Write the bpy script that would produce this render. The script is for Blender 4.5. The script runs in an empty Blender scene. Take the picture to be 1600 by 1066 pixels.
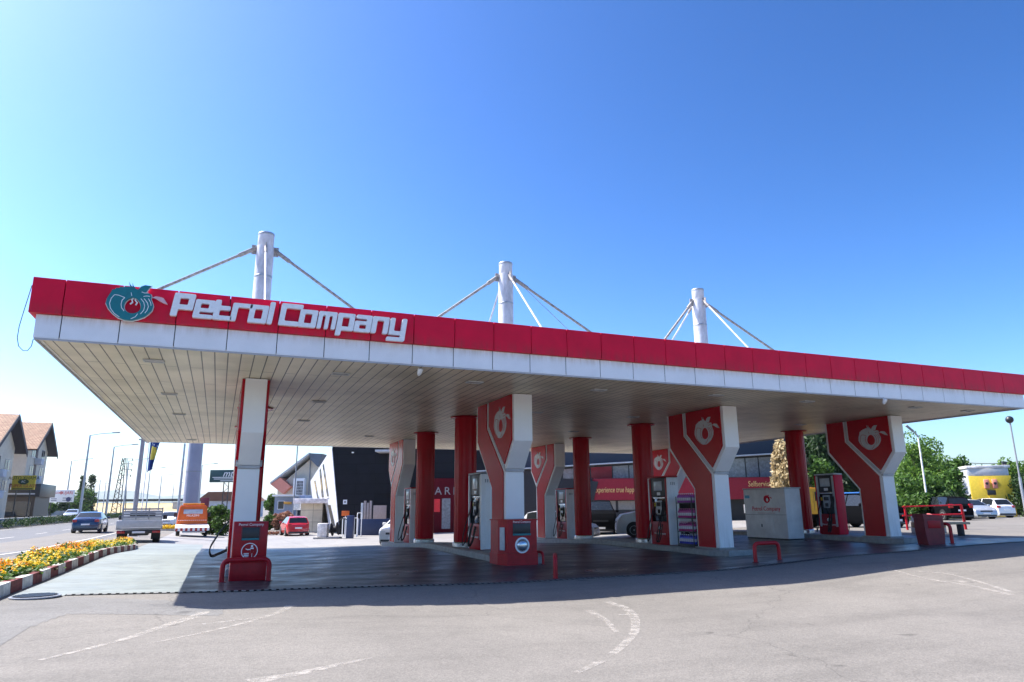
import bpy, bmesh, math, random
import numpy as np
from mathutils import Vector, Matrix
scene = bpy.context.scene
COL = scene.collection
rad = math.radians
# ------------------------------------------------------------------ camera
FPX, YAW, PITCH, ROLL = 1074.4, .3967, .2349, -.0084      # focal length in pixels of a 1600 wide picture, heading, tilt, roll
EYE = Vector((0, 0, 1.5))
_fw = Vector((math.sin(YAW)*math.cos(PITCH), math.cos(YAW)*math.cos(PITCH), math.sin(PITCH)))
_rt = Vector((math.cos(YAW), -math.sin(YAW), 0)); _up = _rt.cross(_fw)
_c, _s = math.cos(ROLL), math.sin(ROLL)
RT, UP = _c*_rt + _s*_up, -_s*_rt + _c*_up
cd = bpy.data.cameras.new('camera'); cam = bpy.data.objects.new('camera', cd); COL.objects.link(cam)
cd.sensor_width = 36; cd.lens = FPX/1600*36; cd.clip_start = .1; cd.clip_end = 20000
m = Matrix((RT, UP, -_fw)).transposed().to_4x4(); m.translation = EYE; cam.matrix_world = m
scene.camera = cam
# ------------------------------------------------------------------ light
SUNDIR = Vector((.63, -.46, -1)).normalized()
SUN_EL = math.asin(-SUNDIR.z)
w = bpy.data.worlds.new('World'); scene.world = w; w.use_nodes = True
nt = w.node_tree; nt.nodes.clear()
sky = nt.nodes.new('ShaderNodeTexSky'); sky.sky_type = 'NISHITA'; sky.sun_disc = False
sky.sun_elevation = SUN_EL; sky.sun_rotation = math.atan2(-SUNDIR.x, -SUNDIR.y)
sky.air_density = 1.0; sky.dust_density = 2.0; sky.ozone_density = 3.2; sky.altitude = 500
hs = nt.nodes.new('ShaderNodeHueSaturation'); hs.inputs['Saturation'].default_value = 1.12; hs.inputs['Value'].default_value = .98
bg = nt.nodes.new('ShaderNodeBackground'); bg.inputs[1].default_value = .05
ow = nt.nodes.new('ShaderNodeOutputWorld')
gm = nt.nodes.new('ShaderNodeGamma'); gm.inputs[1].default_value = 1.6
nt.links.new(sky.outputs[0], gm.inputs[0]); nt.links.new(gm.outputs[0], hs.inputs['Color']); nt.links.new(hs.outputs[0], bg.inputs[0]); nt.links.new(bg.outputs[0], ow.inputs[0])
ld = bpy.data.lights.new('sun', 'SUN'); ld.energy = 5.0; ld.angle = rad(.5); ld.color = (1, .95, .88)
sun = bpy.data.objects.new('sun', ld); COL.objects.link(sun)
sun.rotation_euler = SUNDIR.to_track_quat('-Z', 'Y').to_euler(); sun.location = (-30, 20, 60)
scene.view_settings.view_transform = 'Standard'; scene.view_settings.look = 'None'
scene.view_settings.exposure = 1.2; scene.view_settings.gamma = 1

# ------------------------------------------------------------------ helpers
def ray(px, py):
    return RT*((px-800)/FPX) - UP*((py-533)/FPX) + _fw
HEAD = Vector((math.sin(YAW), math.cos(YAW), 0))
def at(px, py, D):                     # the point D metres ahead of the camera that was measured at this place of the photograph
    d = ray(px, py); return EYE + d*(D/d.dot(HEAD))
def atz(px, py, z):
    d = ray(px, py); return EYE + d*((z-EYE.z)/d.z)
def aty(px, py, y):
    d = ray(px, py); return EYE + d*(y/d.y)
def interp(x, xs, ys):
    if x <= xs[0]: return ys[0]
    if x >= xs[-1]: return ys[-1]
    for i in range(len(xs)-1):
        if x <= xs[i+1]:
            t = (x-xs[i])/(xs[i+1]-xs[i]); t = t*t*(3-2*t)*.5 + t*.5
            return ys[i] + (ys[i+1]-ys[i])*t
def sstep(a, b, x):
    t = min(1, max(0, (x-a)/(b-a))); return t*t*(3-2*t)
def g(x, y):                            # height of the ground: the yard falls away towards the road and the back
    f = interp(x, [-8, -3, 1, 6, 11, 16, 22, 30], [.1, .12, .02, -.08, -.06, .15, .3, .36])
    b = interp(x, [-8, -3, 1, 7, 14, 18, 22, 30, 50], [.1, .1, .0, .02, -.05, .02, .12, .25, .3])
    t = sstep(14.2, 18, y)
    near = sstep(-2, 8, y)
    v = (f*(1-t) + b*t)*near - .09*sstep(1, 4, x)*(1-sstep(10.5, 13.6, y))*near
    k = interp(x, [-9, 4, 22, 38], [.35, 1, .8, .12])
    return v - k*interp(y, [25, 34, 48, 60], [0, .36, .58, .68])
def link(o, parent=None):
    COL.objects.link(o)
    if parent is not None: o.parent = parent
    return o
def mesh(name, bm, mat, parent=None, smooth=False, loc=None):
    me = bpy.data.meshes.new(name); bm.to_mesh(me); bm.free()
    if smooth:
        for p in me.polygons: p.use_smooth = True
        try: me.set_sharp_from_angle(angle=rad(38))
        except Exception: pass
    for mm in (mat if isinstance(mat, (list, tuple)) else [mat]): me.materials.append(mm)
    o = bpy.data.objects.new(name, me)
    if loc is not None: o.location = loc
    return link(o, parent)
def thing(name, label, cat, loc=(0, 0, 0), rz=0, group=None):
    o = bpy.data.objects.new(name, None); o.location = loc; o.rotation_euler = (0, 0, rz); o.empty_display_size = .2
    return tag(link(o), label, cat, group)
def tag(o, label, cat, group=None, kind=None):
    if label: o['label'] = label
    if cat: o['category'] = cat
    if group: o['group'] = group
    if kind: o['kind'] = kind
    return o
def struct(o, label, cat='ground'):
    o['kind'] = 'structure'; o['label'] = label; o['category'] = cat; return o
def dup(root, loc, rz, label, group=None):
    kids = {}
    for ch in bpy.data.objects:
        if ch.parent: kids.setdefault(ch.parent.name, []).append(ch)
    r = root.copy(); COL.objects.link(r); r.location = loc; r.rotation_euler = (0, 0, rz); r['label'] = label
    if group: r['group'] = group
    for ch in kids.get(root.name, []):
        c = ch.copy(); COL.objects.link(c); c.parent = r
        for g2 in kids.get(ch.name, []):
            d = g2.copy(); COL.objects.link(d); d.parent = c
    return r
def B(): return bmesh.new()
def box(bm, x0, x1, y0, y1, z0, z1, bev=0, M=None):
    vs = [bm.verts.new(p) for p in ((x0,y0,z0),(x1,y0,z0),(x1,y1,z0),(x0,y1,z0),(x0,y0,z1),(x1,y0,z1),(x1,y1,z1),(x0,y1,z1))]
    fs = [bm.faces.new([vs[i] for i in q]) for q in ((3,2,1,0),(4,5,6,7),(0,1,5,4),(1,2,6,5),(2,3,7,6),(3,0,4,7))]
    if M is not None: bmesh.ops.transform(bm, matrix=M, verts=vs)
    if bev:
        es = list({e for f in fs for e in f.edges})
        bmesh.ops.bevel(bm, geom=es, offset=bev, segments=2, affect='EDGES', profile=.5)
    return bm
def boxo(name, mat, parent, x0, x1, y0, y1, z0, z1, bev=0, M=None):
    return mesh(name, box(B(), x0, x1, y0, y1, z0, z1, bev, M), mat, parent, smooth=bev > 0)
def prism(bm, poly, axis, a, b):        # polygon in the two other axes, extruded along axis from a to b
    def P(p, t): return {'x': (t, p[0], p[1]), 'y': (p[0], t, p[1]), 'z': (p[0], p[1], t)}[axis]
    v0 = [bm.verts.new(P(p, a)) for p in poly]; v1 = [bm.verts.new(P(p, b)) for p in poly]
    n = len(poly); f = [bm.faces.new(v0), bm.faces.new(v1)]
    for i in range(n): f.append(bm.faces.new((v0[i], v0[(i+1) % n], v1[(i+1) % n], v1[i])))
    bmesh.ops.recalc_face_normals(bm, faces=f)
    return bm
def slab(bm, pts, vec):                 # any flat polygon of 3-D points given a thickness
    v0 = [bm.verts.new(p) for p in pts]; v1 = [bm.verts.new(Vector(p)+Vector(vec)) for p in pts]
    n = len(pts); f = [bm.faces.new(v0), bm.faces.new(v1)]
    for i in range(n): f.append(bm.faces.new((v0[i], v0[(i+1) % n], v1[(i+1) % n], v1[i])))
    bmesh.ops.recalc_face_normals(bm, faces=f); return bm
def lathe(bm, prof, n=20, M=None):      # prof: (r, z)
    rings = []; new = []
    for r, z in prof:
        rg = [bm.verts.new((r*math.cos(2*math.pi*i/n), r*math.sin(2*math.pi*i/n), z)) for i in range(n)]
        rings.append(rg); new += rg
    for a, b in zip(rings, rings[1:]):
        for i in range(n): bm.faces.new((a[i], a[(i+1) % n], b[(i+1) % n], b[i]))
    bm.faces.new(rings[0][::-1]); bm.faces.new(rings[-1])
    if M is not None: bmesh.ops.transform(bm, matrix=M, verts=new)
    return bm
def tube(bm, pts, r, n=8, r1=None):
    pts = [Vector(p) for p in pts]; rings = []; N = len(pts)
    prev = None
    for i, p in enumerate(pts):
        t = (pts[min(i+1, N-1)] - pts[max(i-1, 0)]).normalized()
        if prev is None:
            a = Vector((0, 0, 1)) if abs(t.z) < .9 else Vector((1, 0, 0)); u = t.cross(a).normalized()
        else: u = (prev - t*prev.dot(t)).normalized()
        prev = u; v = t.cross(u); rr = r if r1 is None else r + (r1-r)*i/(N-1)
        rings.append([bm.verts.new(p + (u*math.cos(2*math.pi*k/n) + v*math.sin(2*math.pi*k/n))*rr) for k in range(n)])
    for a, b in zip(rings, rings[1:]):
        for i in range(n): bm.faces.new((a[i], a[(i+1) % n], b[(i+1) % n], b[i]))
    bm.faces.new(rings[0][::-1]); bm.faces.new(rings[-1]); return bm
def arc(p0, p1, sag, n=14):             # a hanging line between two points
    p0, p1 = Vector(p0), Vector(p1)
    return [p0.lerp(p1, i/n) - Vector((0, 0, sag*4*(i/n)*(1-i/n))) for i in range(n+1)]
def roundpath(pts, r, n=5):
    pts = [Vector(p) for p in pts]; out = [pts[0]]
    for a, b, c in zip(pts, pts[1:], pts[2:]):
        d0 = (a-b); d1 = (c-b); q = min(r, d0.length*.48, d1.length*.48)
        A = b + d0.normalized()*q; C = b + d1.normalized()*q
        for i in range(n+1):
            t = i/n; out.append(A*(1-t)**2 + b*2*t*(1-t) + C*t*t)
    return out + [pts[-1]]
def rnd(poly, r, n=3):                  # 2-D polygon with rounded corners
    out = []; N = len(poly)
    for i in range(N):
        a, b, c = (Vector(poly[(i+k-1) % N]) for k in range(3))
        d0, d1 = a-b, c-b; q = min(r, d0.length*.45, d1.length*.45)
        A, C = b + d0.normalized()*q, b + d1.normalized()*q
        for k in range(n+1):
            t = k/n; p = A*(1-t)**2 + b*2*t*(1-t) + C*t*t; out.append((p.x, p.y))
    return out
def flat(name, polys, thick, mat, parent=None, M=None):   # flat shape with holes, given a thickness
    cu = bpy.data.curves.new(name, 'CURVE'); cu.dimensions = '2D'; cu.fill_mode = 'BOTH'; cu.extrude = thick/2
    for p in polys:
        s = cu.splines.new('POLY'); s.points.add(len(p)-1); s.use_cyclic_u = True
        for q, c in zip(s.points, p): q.co = (c[0], c[1], 0, 1)
    return from_curve(name, cu, mat, parent, M)
def from_curve(name, cu, mat, parent, M):
    t = bpy.data.objects.new('temporary', cu); COL.objects.link(t)
    dg = bpy.context.evaluated_depsgraph_get(); dg.update()
    me = bpy.data.meshes.new_from_object(t.evaluated_get(dg))
    bpy.data.objects.remove(t); bpy.data.curves.remove(cu)
    if M is not None: me.transform(M)
    me.materials.clear(); me.materials.append(mat); me.name = name
    return link(bpy.data.objects.new(name, me), parent)
def text(name, body, size, mat, parent, M, thick=.01, align='CENTER', shear=0, spacing=1):
    cu = bpy.data.curves.new(name, 'FONT'); cu.body = body; cu.size = size; cu.extrude = thick/2
    cu.align_x = align; cu.align_y = 'CENTER'; cu.shear = shear; cu.space_character = spacing; cu.resolution_u = 3
    return from_curve(name, cu, mat, parent, M)
def frame(origin, xaxis, normal):       # text lies in the plane with this x direction, facing along normal
    x = Vector(xaxis).normalized(); z = Vector(normal).normalized(); y = z.cross(x).normalized(); x = y.cross(z)
    M = Matrix((x, y, z)).transposed().to_4x4(); M.translation = Vector(origin); return M

# ------------------------------------------------------------------ materials
def mat(name, col, rough=.6, metal=0, var=.12, scale=6, bump=0, bscale=40, spec=.5, col2=None, detail=4, stretch=None, coat=0, rvar=0):
    m = bpy.data.materials.new(name); m.use_nodes = True; n = m.node_tree.nodes; L = m.node_tree.links
    p = n['Principled BSDF']; p.inputs['Roughness'].default_value = rough; p.inputs['Metallic'].default_value = metal
    p.inputs['Specular IOR Level'].default_value = spec
    if coat: p.inputs['Coat Weight'].default_value = coat; p.inputs['Coat Roughness'].default_value = .05
    tc = n.new('ShaderNodeTexCoord'); vec = tc.outputs['Object']
    if stretch:
        mp = n.new('ShaderNodeMapping'); mp.inputs['Scale'].default_value = stretch; L.new(vec, mp.inputs[0]); vec = mp.outputs[0]
    no = n.new('ShaderNodeTexNoise'); no.inputs['Scale'].default_value = scale; no.inputs['Detail'].default_value = detail
    no.inputs['Roughness'].default_value = .65; L.new(vec, no.inputs['Vector'])
    rp = n.new('ShaderNodeValToRGB'); e = rp.color_ramp.elements
    a = tuple(c*(1-var) for c in col); b = tuple(min(1, c*(1+var)) for c in (col2 or col))
    e[0].position = .3; e[1].position = .7; e[0].color = (*a, 1); e[1].color = (*b, 1)
    L.new(no.outputs['Fac'], rp.inputs[0]); L.new(rp.outputs[0], p.inputs['Base Color'])
    if rvar:
        mr = n.new('ShaderNodeMapRange'); mr.inputs[3].default_value = max(.03, rough-rvar); mr.inputs[4].default_value = rough+rvar
        L.new(no.outputs['Fac'], mr.inputs[0]); L.new(mr.outputs[0], p.inputs['Roughness'])
    if bump:
        nb = n.new('ShaderNodeTexNoise'); nb.inputs['Scale'].default_value = bscale; nb.inputs['Detail'].default_value = 3
        L.new(tc.outputs['Object'], nb.inputs['Vector'])
        bp = n.new('ShaderNodeBump'); bp.inputs['Strength'].default_value = bump; bp.inputs['Distance'].default_value = .02
        L.new(nb.outputs['Fac'], bp.inputs['Height']); L.new(bp.outputs[0], p.inputs['Normal'])
    return m
def leafmat(name, c1, c2, trans=.35):
    m = bpy.data.materials.new(name); m.use_nodes = True; n = m.node_tree.nodes; L = m.node_tree.links
    p = n['Principled BSDF']; p.inputs['Roughness'].default_value = .55; p.inputs['Specular IOR Level'].default_value = .3
    ge = n.new('ShaderNodeNewGeometry'); rp = n.new('ShaderNodeValToRGB'); e = rp.color_ramp.elements
    e[0].color = (*c1, 1); e[1].color = (*c2, 1); L.new(ge.outputs['Random Per Island'], rp.inputs[0])
    L.new(rp.outputs[0], p.inputs['Base Color'])
    tr = n.new('ShaderNodeBsdfTranslucent'); L.new(rp.outputs[0], tr.inputs[0])
    mx = n.new('ShaderNodeMixShader'); mx.inputs[0].default_value = trans
    L.new(p.outputs[0], mx.inputs[1]); L.new(tr.outputs[0], mx.inputs[2]); L.new(mx.outputs[0], n['Material Output'].inputs[0])
    return m
def groundmat(name, c, kind):
    m = bpy.data.materials.new(name); m.use_nodes = True; n = m.node_tree.nodes; L = m.node_tree.links
    p = n['Principled BSDF']; tc = n.new('ShaderNodeTexCoord')
    def noise(s, d=4, r=.6, st=None):
        v = tc.outputs['Object']
        if st:
            mp = n.new('ShaderNodeMapping'); mp.inputs['Scale'].default_value = st; L.new(v, mp.inputs[0]); v = mp.outputs[0]
        q = n.new('ShaderNodeTexNoise'); q.inputs['Scale'].default_value = s; q.inputs['Detail'].default_value = d; q.inputs['Roughness'].default_value = r
        L.new(v, q.inputs['Vector']); return q.outputs['Fac']
    def ramp(f, a, b, ca, cb):
        q = n.new('ShaderNodeValToRGB'); e = q.color_ramp.elements; e[0].position = a; e[1].position = b
        e[0].color = (ca, ca, ca, 1) if not isinstance(ca, tuple) else (*ca, 1); e[1].color = (cb, cb, cb, 1) if not isinstance(cb, tuple) else (*cb, 1)
        L.new(f, q.inputs[0]); return q.outputs[0]
    def mul(a, b):
        q = n.new('ShaderNodeMix'); q.data_type = 'RGBA'; q.blend_type = 'MULTIPLY'; q.inputs[0].default_value = 1
        L.new(a, q.inputs[6]); L.new(b, q.inputs[7]); return q.outputs[2]
    base = ramp(noise(.35, 5), .3, .7, tuple(x*.88 for x in c), tuple(min(1, x*1.1) for x in c))
    if kind == 'asphalt':
        vo = n.new('ShaderNodeTexVoronoi'); vo.inputs['Scale'].default_value = 55; L.new(tc.outputs['Object'], vo.inputs['Vector'])
        sp = ramp(vo.outputs['Color'], .2, .85, .82, 1.13)
        col = mul(base, sp)
        col = mul(col, ramp(noise(2.2, 6, .7), .25, .5, .86, 1.0))
        col = mul(col, ramp(noise(9, 5, .75), .30, .40, .72, 1.0))
        col = mul(col, ramp(noise(.9, 4, .6, (.25, 1.3, 1)), .32, .5, .84, 1.0)); col = mul(col, ramp(noise(1.7, 2, .4), .22, .27, .6, 1.0))
        p.inputs['Roughness'].default_value = .9; h = vo.outputs['Distance']; bs = .35; bd = .008
        # thin cracks
        vc = n.new('ShaderNodeTexVoronoi'); vc.feature = 'DISTANCE_TO_EDGE'; vc.inputs['Scale'].default_value = .16
        mw = n.new('ShaderNodeMix'); mw.data_type = 'RGBA'; mw.inputs[0].default_value = .04
        nz = n.new('ShaderNodeTexNoise'); nz.inputs['Scale'].default_value = 1.2; nz.inputs['Detail'].default_value = 6
        L.new(tc.outputs['Object'], nz.inputs['Vector']); L.new(tc.outputs['Object'], mw.inputs[6]); L.new(nz.outputs['Color'], mw.inputs[7])
        ad = n.new('ShaderNodeVectorMath'); ad.operation = 'ADD'; sc = n.new('ShaderNodeVectorMath'); sc.operation = 'SCALE'; sc.inputs[3].default_value = 1.1
        L.new(nz.outputs['Color'], sc.inputs[0]); L.new(tc.outputs['Object'], ad.inputs[0]); L.new(sc.outputs[0], ad.inputs[1])
        L.new(ad.outputs[0], vc.inputs['Vector'])
        ck = ramp(vc.outputs['Distance'], .0, .0022, .72, 1.0)
        col = mul(col, ck)
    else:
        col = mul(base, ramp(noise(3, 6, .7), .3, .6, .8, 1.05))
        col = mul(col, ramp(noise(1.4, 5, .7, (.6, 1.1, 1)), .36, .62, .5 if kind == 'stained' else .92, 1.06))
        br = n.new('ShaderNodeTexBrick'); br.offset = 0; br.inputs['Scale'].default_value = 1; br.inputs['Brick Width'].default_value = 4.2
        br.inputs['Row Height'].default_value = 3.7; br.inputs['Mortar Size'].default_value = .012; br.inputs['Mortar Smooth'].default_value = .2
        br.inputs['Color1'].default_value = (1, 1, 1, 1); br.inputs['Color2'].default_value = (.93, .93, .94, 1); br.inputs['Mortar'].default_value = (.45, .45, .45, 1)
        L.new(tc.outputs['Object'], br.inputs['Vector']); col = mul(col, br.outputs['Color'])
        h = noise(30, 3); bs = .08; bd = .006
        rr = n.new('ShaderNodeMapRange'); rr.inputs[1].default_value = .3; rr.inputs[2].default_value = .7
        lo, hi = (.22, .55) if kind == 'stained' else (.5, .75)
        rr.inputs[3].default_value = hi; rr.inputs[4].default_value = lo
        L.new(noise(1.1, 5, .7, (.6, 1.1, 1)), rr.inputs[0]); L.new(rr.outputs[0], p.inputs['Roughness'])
    L.new(col, p.inputs['Base Color'])
    bp = n.new('ShaderNodeBump'); bp.inputs['Strength'].default_value = bs; bp.inputs['Distance'].default_value = bd
    L.new(h, bp.inputs['Height']); L.new(bp.outputs[0], p.inputs['Normal'])
    return m
def rowmat(name, c1, c2, mortar, bw, rh, ms, rot=(0, 0, 0), rough=.6, spec=.4, squash=1, offset=.5, dirt=.25, dscale=1.2):
    m = bpy.data.materials.new(name); m.use_nodes = True; n = m.node_tree.nodes; L = m.node_tree.links
    p = n['Principled BSDF']; p.inputs['Roughness'].default_value = rough; p.inputs['Specular IOR Level'].default_value = spec
    tc = n.new('ShaderNodeTexCoord'); mp = n.new('ShaderNodeMapping'); mp.inputs['Rotation'].default_value = rot
    L.new(tc.outputs['Object'], mp.inputs[0])
    br = n.new('ShaderNodeTexBrick'); br.offset = offset; br.inputs['Scale'].default_value = 1; br.inputs['Brick Width'].default_value = bw
    br.inputs['Row Height'].default_value = rh; br.inputs['Mortar Size'].default_value = ms; br.inputs['Mortar Smooth'].default_value = .1
    br.inputs['Color1'].default_value = (*c1, 1); br.inputs['Color2'].default_value = (*c2, 1); br.inputs['Mortar'].default_value = (*mortar, 1)
    L.new(mp.outputs[0], br.inputs['Vector'])
    no = n.new('ShaderNodeTexNoise'); no.inputs['Scale'].default_value = dscale; no.inputs['Detail'].default_value = 6; L.new(tc.outputs['Object'], no.inputs['Vector'])
    rp = n.new('ShaderNodeValToRGB'); rp.color_ramp.elements[0].position = .3; rp.color_ramp.elements[1].position = .62
    rp.color_ramp.elements[0].color = (1-dirt, 1-dirt, 1-dirt*1.1, 1); rp.color_ramp.elements[1].color = (1, 1, 1, 1); L.new(no.outputs['Fac'], rp.inputs[0])
    q = n.new('ShaderNodeMix'); q.data_type = 'RGBA'; q.blend_type = 'MULTIPLY'; q.inputs[0].default_value = 1
    L.new(br.outputs['Color'], q.inputs[6]); L.new(rp.outputs[0], q.inputs[7]); L.new(q.outputs[2], p.inputs['Base Color'])
    bp = n.new('ShaderNodeBump'); bp.inputs['Strength'].default_value = .5; bp.inputs['Distance'].default_value = .01; bp.invert = True
    L.new(br.outputs['Fac'], bp.inputs['Height']); L.new(bp.outputs[0], p.inputs['Normal'])
    return m
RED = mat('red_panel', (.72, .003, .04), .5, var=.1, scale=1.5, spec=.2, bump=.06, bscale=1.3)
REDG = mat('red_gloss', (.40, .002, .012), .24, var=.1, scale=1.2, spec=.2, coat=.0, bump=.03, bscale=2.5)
REDP = mat('red_paint', (.38, .006, .014), .4, spec=.3, var=.2, scale=8, bump=.02)
MAROON = mat('maroon_paint', (.17, .008, .018), .42, var=.2, scale=6)
SALMON = mat('salmon_paint', (.75, .28, .2), .6)
WHITE = mat('white_panel', (.84, .84, .85), .35, var=.06, scale=1.3, detail=6, bump=.05, bscale=1.5)
WHITEP = mat('white_pillar', (.82, .82, .83), .4, var=.05, scale=1, detail=6)
WHITED = mat('dirty_white', (.62, .6, .56), .6, var=.25, scale=3, col2=(.74, .72, .7), bump=.1)
def grime(m, z0, z1, col, amt):
    n = m.node_tree.nodes; L = m.node_tree.links; p = n['Principled BSDF']; old = p.inputs['Base Color'].links[0].from_socket
    tc = n.new('ShaderNodeTexCoord'); sx = n.new('ShaderNodeSeparateXYZ'); L.new(tc.outputs['Object'], sx.inputs[0])
    mr = n.new('ShaderNodeMapRange'); mr.interpolation_type = 'SMOOTHSTEP'; mr.inputs[1].default_value = z0; mr.inputs[2].default_value = z1; L.new(sx.outputs['Z'], mr.inputs[0])
    mp = n.new('ShaderNodeMapping'); mp.inputs['Scale'].default_value = (3.5, 3.5, .35); L.new(tc.outputs['Object'], mp.inputs[0])
    no = n.new('ShaderNodeTexNoise'); no.inputs['Scale'].default_value = 2.2; no.inputs['Detail'].default_value = 7; no.inputs['Roughness'].default_value = .7; L.new(mp.outputs[0], no.inputs['Vector'])
    r2 = n.new('ShaderNodeMapRange'); r2.inputs[1].default_value = .38; r2.inputs[2].default_value = .68; r2.inputs[4].default_value = amt; L.new(no.outputs['Fac'], r2.inputs[0])
    mu = n.new('ShaderNodeMath'); mu.operation = 'MULTIPLY'; L.new(mr.outputs[0], mu.inputs[0]); L.new(r2.outputs[0], mu.inputs[1])
    q = n.new('ShaderNodeMix'); q.data_type = 'RGBA'; L.new(mu.outputs[0], q.inputs[0]); L.new(old, q.inputs[6]); q.inputs[7].default_value = (*col, 1); L.new(q.outputs[2], p.inputs['Base Color'])
grime(WHITE, 4.70, 4.94, (.4, .3, .18), .5); grime(WHITE, 4.56, 4.46, (.6, .54, .44), .35); grime(RED, 5.25, 4.94, (.28, .06, .05), .5)
grime(WHITEP, 1.1, .0, (.36, .34, .31), .55)
LETTER = mat('letter_white', (.86, .86, .86), .4, var=.08, scale=12)
GREYTRIM = mat('grey_trim', (.42, .42, .44), .45, var=.1)
TEAL = mat('teal_plastic', (.004, .17, .19), .3, var=.1)
PINKW = mat('pale_pink', (.75, .45, .48), .4)
MASTW = mat('weathered_mast_white', (.5, .5, .55), .5, var=.25, scale=3, col2=(.66, .66, .7), stretch=(1, 1, .4), bump=.15, bscale=9)
STEEL = mat('galvanised_steel', (.42, .44, .47), .45, metal=.6, var=.15)
RUST = mat('rusty_cable', (.25, .23, .22), .7, var=.35, scale=14, col2=(.4, .36, .33))
DARK = mat('dark_metal', (.02, .022, .026), .4, var=.2)
BLACKG = mat('black_gloss', (.008, .009, .011), .08, var=.1, coat=.5)
RUBBER = mat('black_rubber', (.012, .012, .013), .75, var=.2)
GLASS = mat('car_glass', (.014, .018, .022), .06, var=.1, spec=.45)
WINGLASS = mat('window_glass', (.03, .04, .05), .05, var=.2, spec=.8)
CHROME = mat('bright_metal', (.6, .61, .63), .25, metal=.9, var=.08)
GREY = mat('grey_metal', (.25, .26, .28), .4, var=.1)
LGREY = mat('light_grey_panel', (.5, .52, .54), .45, var=.1)
SCREEN = mat('screen_grey', (.42, .46, .5), .15, var=.15)
ASPH = groundmat('old_asphalt', (.178, .164, .145), 'asphalt')
ROADM = groundmat('road_asphalt', (.13, .133, .14), 'asphalt')
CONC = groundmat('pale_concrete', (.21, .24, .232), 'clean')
CONCD = groundmat('shaded_stained_concrete', (.047, .056, .066), 'stained')  # oil stains, with the canopy shade painted into the dark base colour
CONCB = groundmat('yard_concrete', (.27, .26, .245), 'clean')
KERBC = mat('kerb_concrete', (.30, .295, .28), .8, var=.2, bump=.2)
PAINTW = mat('worn_white_paint', (.4, .39, .37), .8, var=.35, scale=5, detail=8, col2=(.55, .53, .49))
SOFFIT = rowmat('soffit_planks', (.74, .665, .50), (.78, .71, .55), (.06, .055, .045), 4.3, .25, .012, (0, 0, rad(90)), .38, dirt=.32, dscale=.8)
ROOFTILE = rowmat('roof_tiles', (.27, .14, .08), (.38, .23, .14), (.2, .09, .05), .42, .36, .05, (0, 0, 0), .7)
STUCCO = mat('cream_render', (.62, .57, .47), .85, var=.1, scale=1)
STUCCOG = mat('pale_grey_render', (.55, .57, .62), .85, var=.1, scale=1)
BLACKW = rowmat('black_cladding', (.008, .009, .013), (.010, .011, .016), (.003, .003, .004), 3.2, .8, .02, (rad(90), 0, 0), .5, spec=.18)
TOWERW = mat('pale_metal_cladding', (.62, .65, .72), .35, metal=.15, var=.16, scale=1.2, stretch=(1, 1, 3))
YELLOW = mat('yellow_paint', (.72, .52, .04), .5, var=.12)
YTRUCK = mat('yellow_truck_paint', (.8, .42, .01), .35)
ORANGE = mat('orange_paint', (.72, .13, .012), .4)
GREENBB = mat('dark_green_board', (.012, .06, .06), .5)
BLUEF = mat('flag_blue', (.012, .05, .22), .7)
YELF = mat('flag_yellow', (.75, .6, .08), .7)
DRYG = mat('dry_grass_slope', (.42, .33, .17), .95, var=.25, scale=.2, detail=8)
HILLM = mat('wooded_hill', (.10, .14, .10), 1, var=.3, scale=.01)
SOIL = mat('dark_soil', (.07, .05, .035), .95, var=.3, scale=8)
CONCW = mat('barrier_concrete', (.30, .30, .29), .85, var=.3, scale=.8, bump=.1)
LEAFG = leafmat('green_leaves', (.02, .06, .01), (.10, .20, .03))
LEAFD = leafmat('dark_leaves', (.008, .026, .008), (.04, .085, .02))
LEAFL = leafmat('light_green_leaves', (.035, .095, .01), (.16, .28, .04))
LEAFC = leafmat('cream_dry_foliage', (.25, .18, .08), (.62, .5, .28), .3)
LEAFR = leafmat('reddish_leaves', (.16, .06, .04), (.42, .22, .14))
BARK = mat('bark', (.09, .065, .045), .9, var=.3, scale=10, bump=.4)
FLOR = leafmat('orange_petals', (.75, .2, .005), (.9, .42, .01), .25)
FLYE = leafmat('yellow_petals', (.8, .5, .01), (.85, .65, .05), .25)

# ------------------------------------------------------------------ the setting
def gridlines(lo, hi, step): return [lo + step*i for i in range(int(round((hi-lo)/step))+1)]
GX = [-5500, -3000, -1500, -700, -350, -180, -110, -80, -60, -50, -42, -36, -32] + gridlines(-30, 60, .5) + [64, 70, 80, 95, 120, 170, 300, 700, 1500, 3000, 5500]
GY = [-300, -120, -60, -30, -15, -8] + gridlines(-5, 70, .5) + [74, 80, 90, 105, 125, 160, 220, 300, 450, 700, 1200, 2000, 3500, 6500]
def sheet(name, xs, ys, dz, mt, keep=None, hf=None):
    bm = B(); V = {}
    for i, x in enumerate(xs):
        for j, y in enumerate(ys): V[i, j] = bm.verts.new((x, y, (hf or g)(x, y)+dz))
    for i in range(len(xs)-1):
        for j in range(len(ys)-1):
            if keep and not keep((xs[i]+xs[i+1])/2, (ys[j]+ys[j+1])/2): continue
            bm.faces.new((V[i, j], V[i+1, j], V[i+1, j+1], V[i, j+1]))
    for v in [v for v in bm.verts if not v.link_faces]: bm.verts.remove(v)
    return mesh(name, bm, mt, smooth=False)
struct(sheet('ground', GX, GY, 0, ASPH), 'pale worn asphalt of the forecourt in the foreground')
cut = lambda L, a, b: [v for v in L if a <= v <= b]
struct(sheet('concrete_apron', cut(GX, -3, -.5), cut(GY, 14, 40), .005, CONC), 'pale greenish concrete beside the flower bed')
struct(sheet('concrete_bay', cut(GX, -.5, 26), cut(GY, 14, 35), .005, CONCD), 'stained concrete floor with the canopy shade painted into its dark colour')
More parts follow.
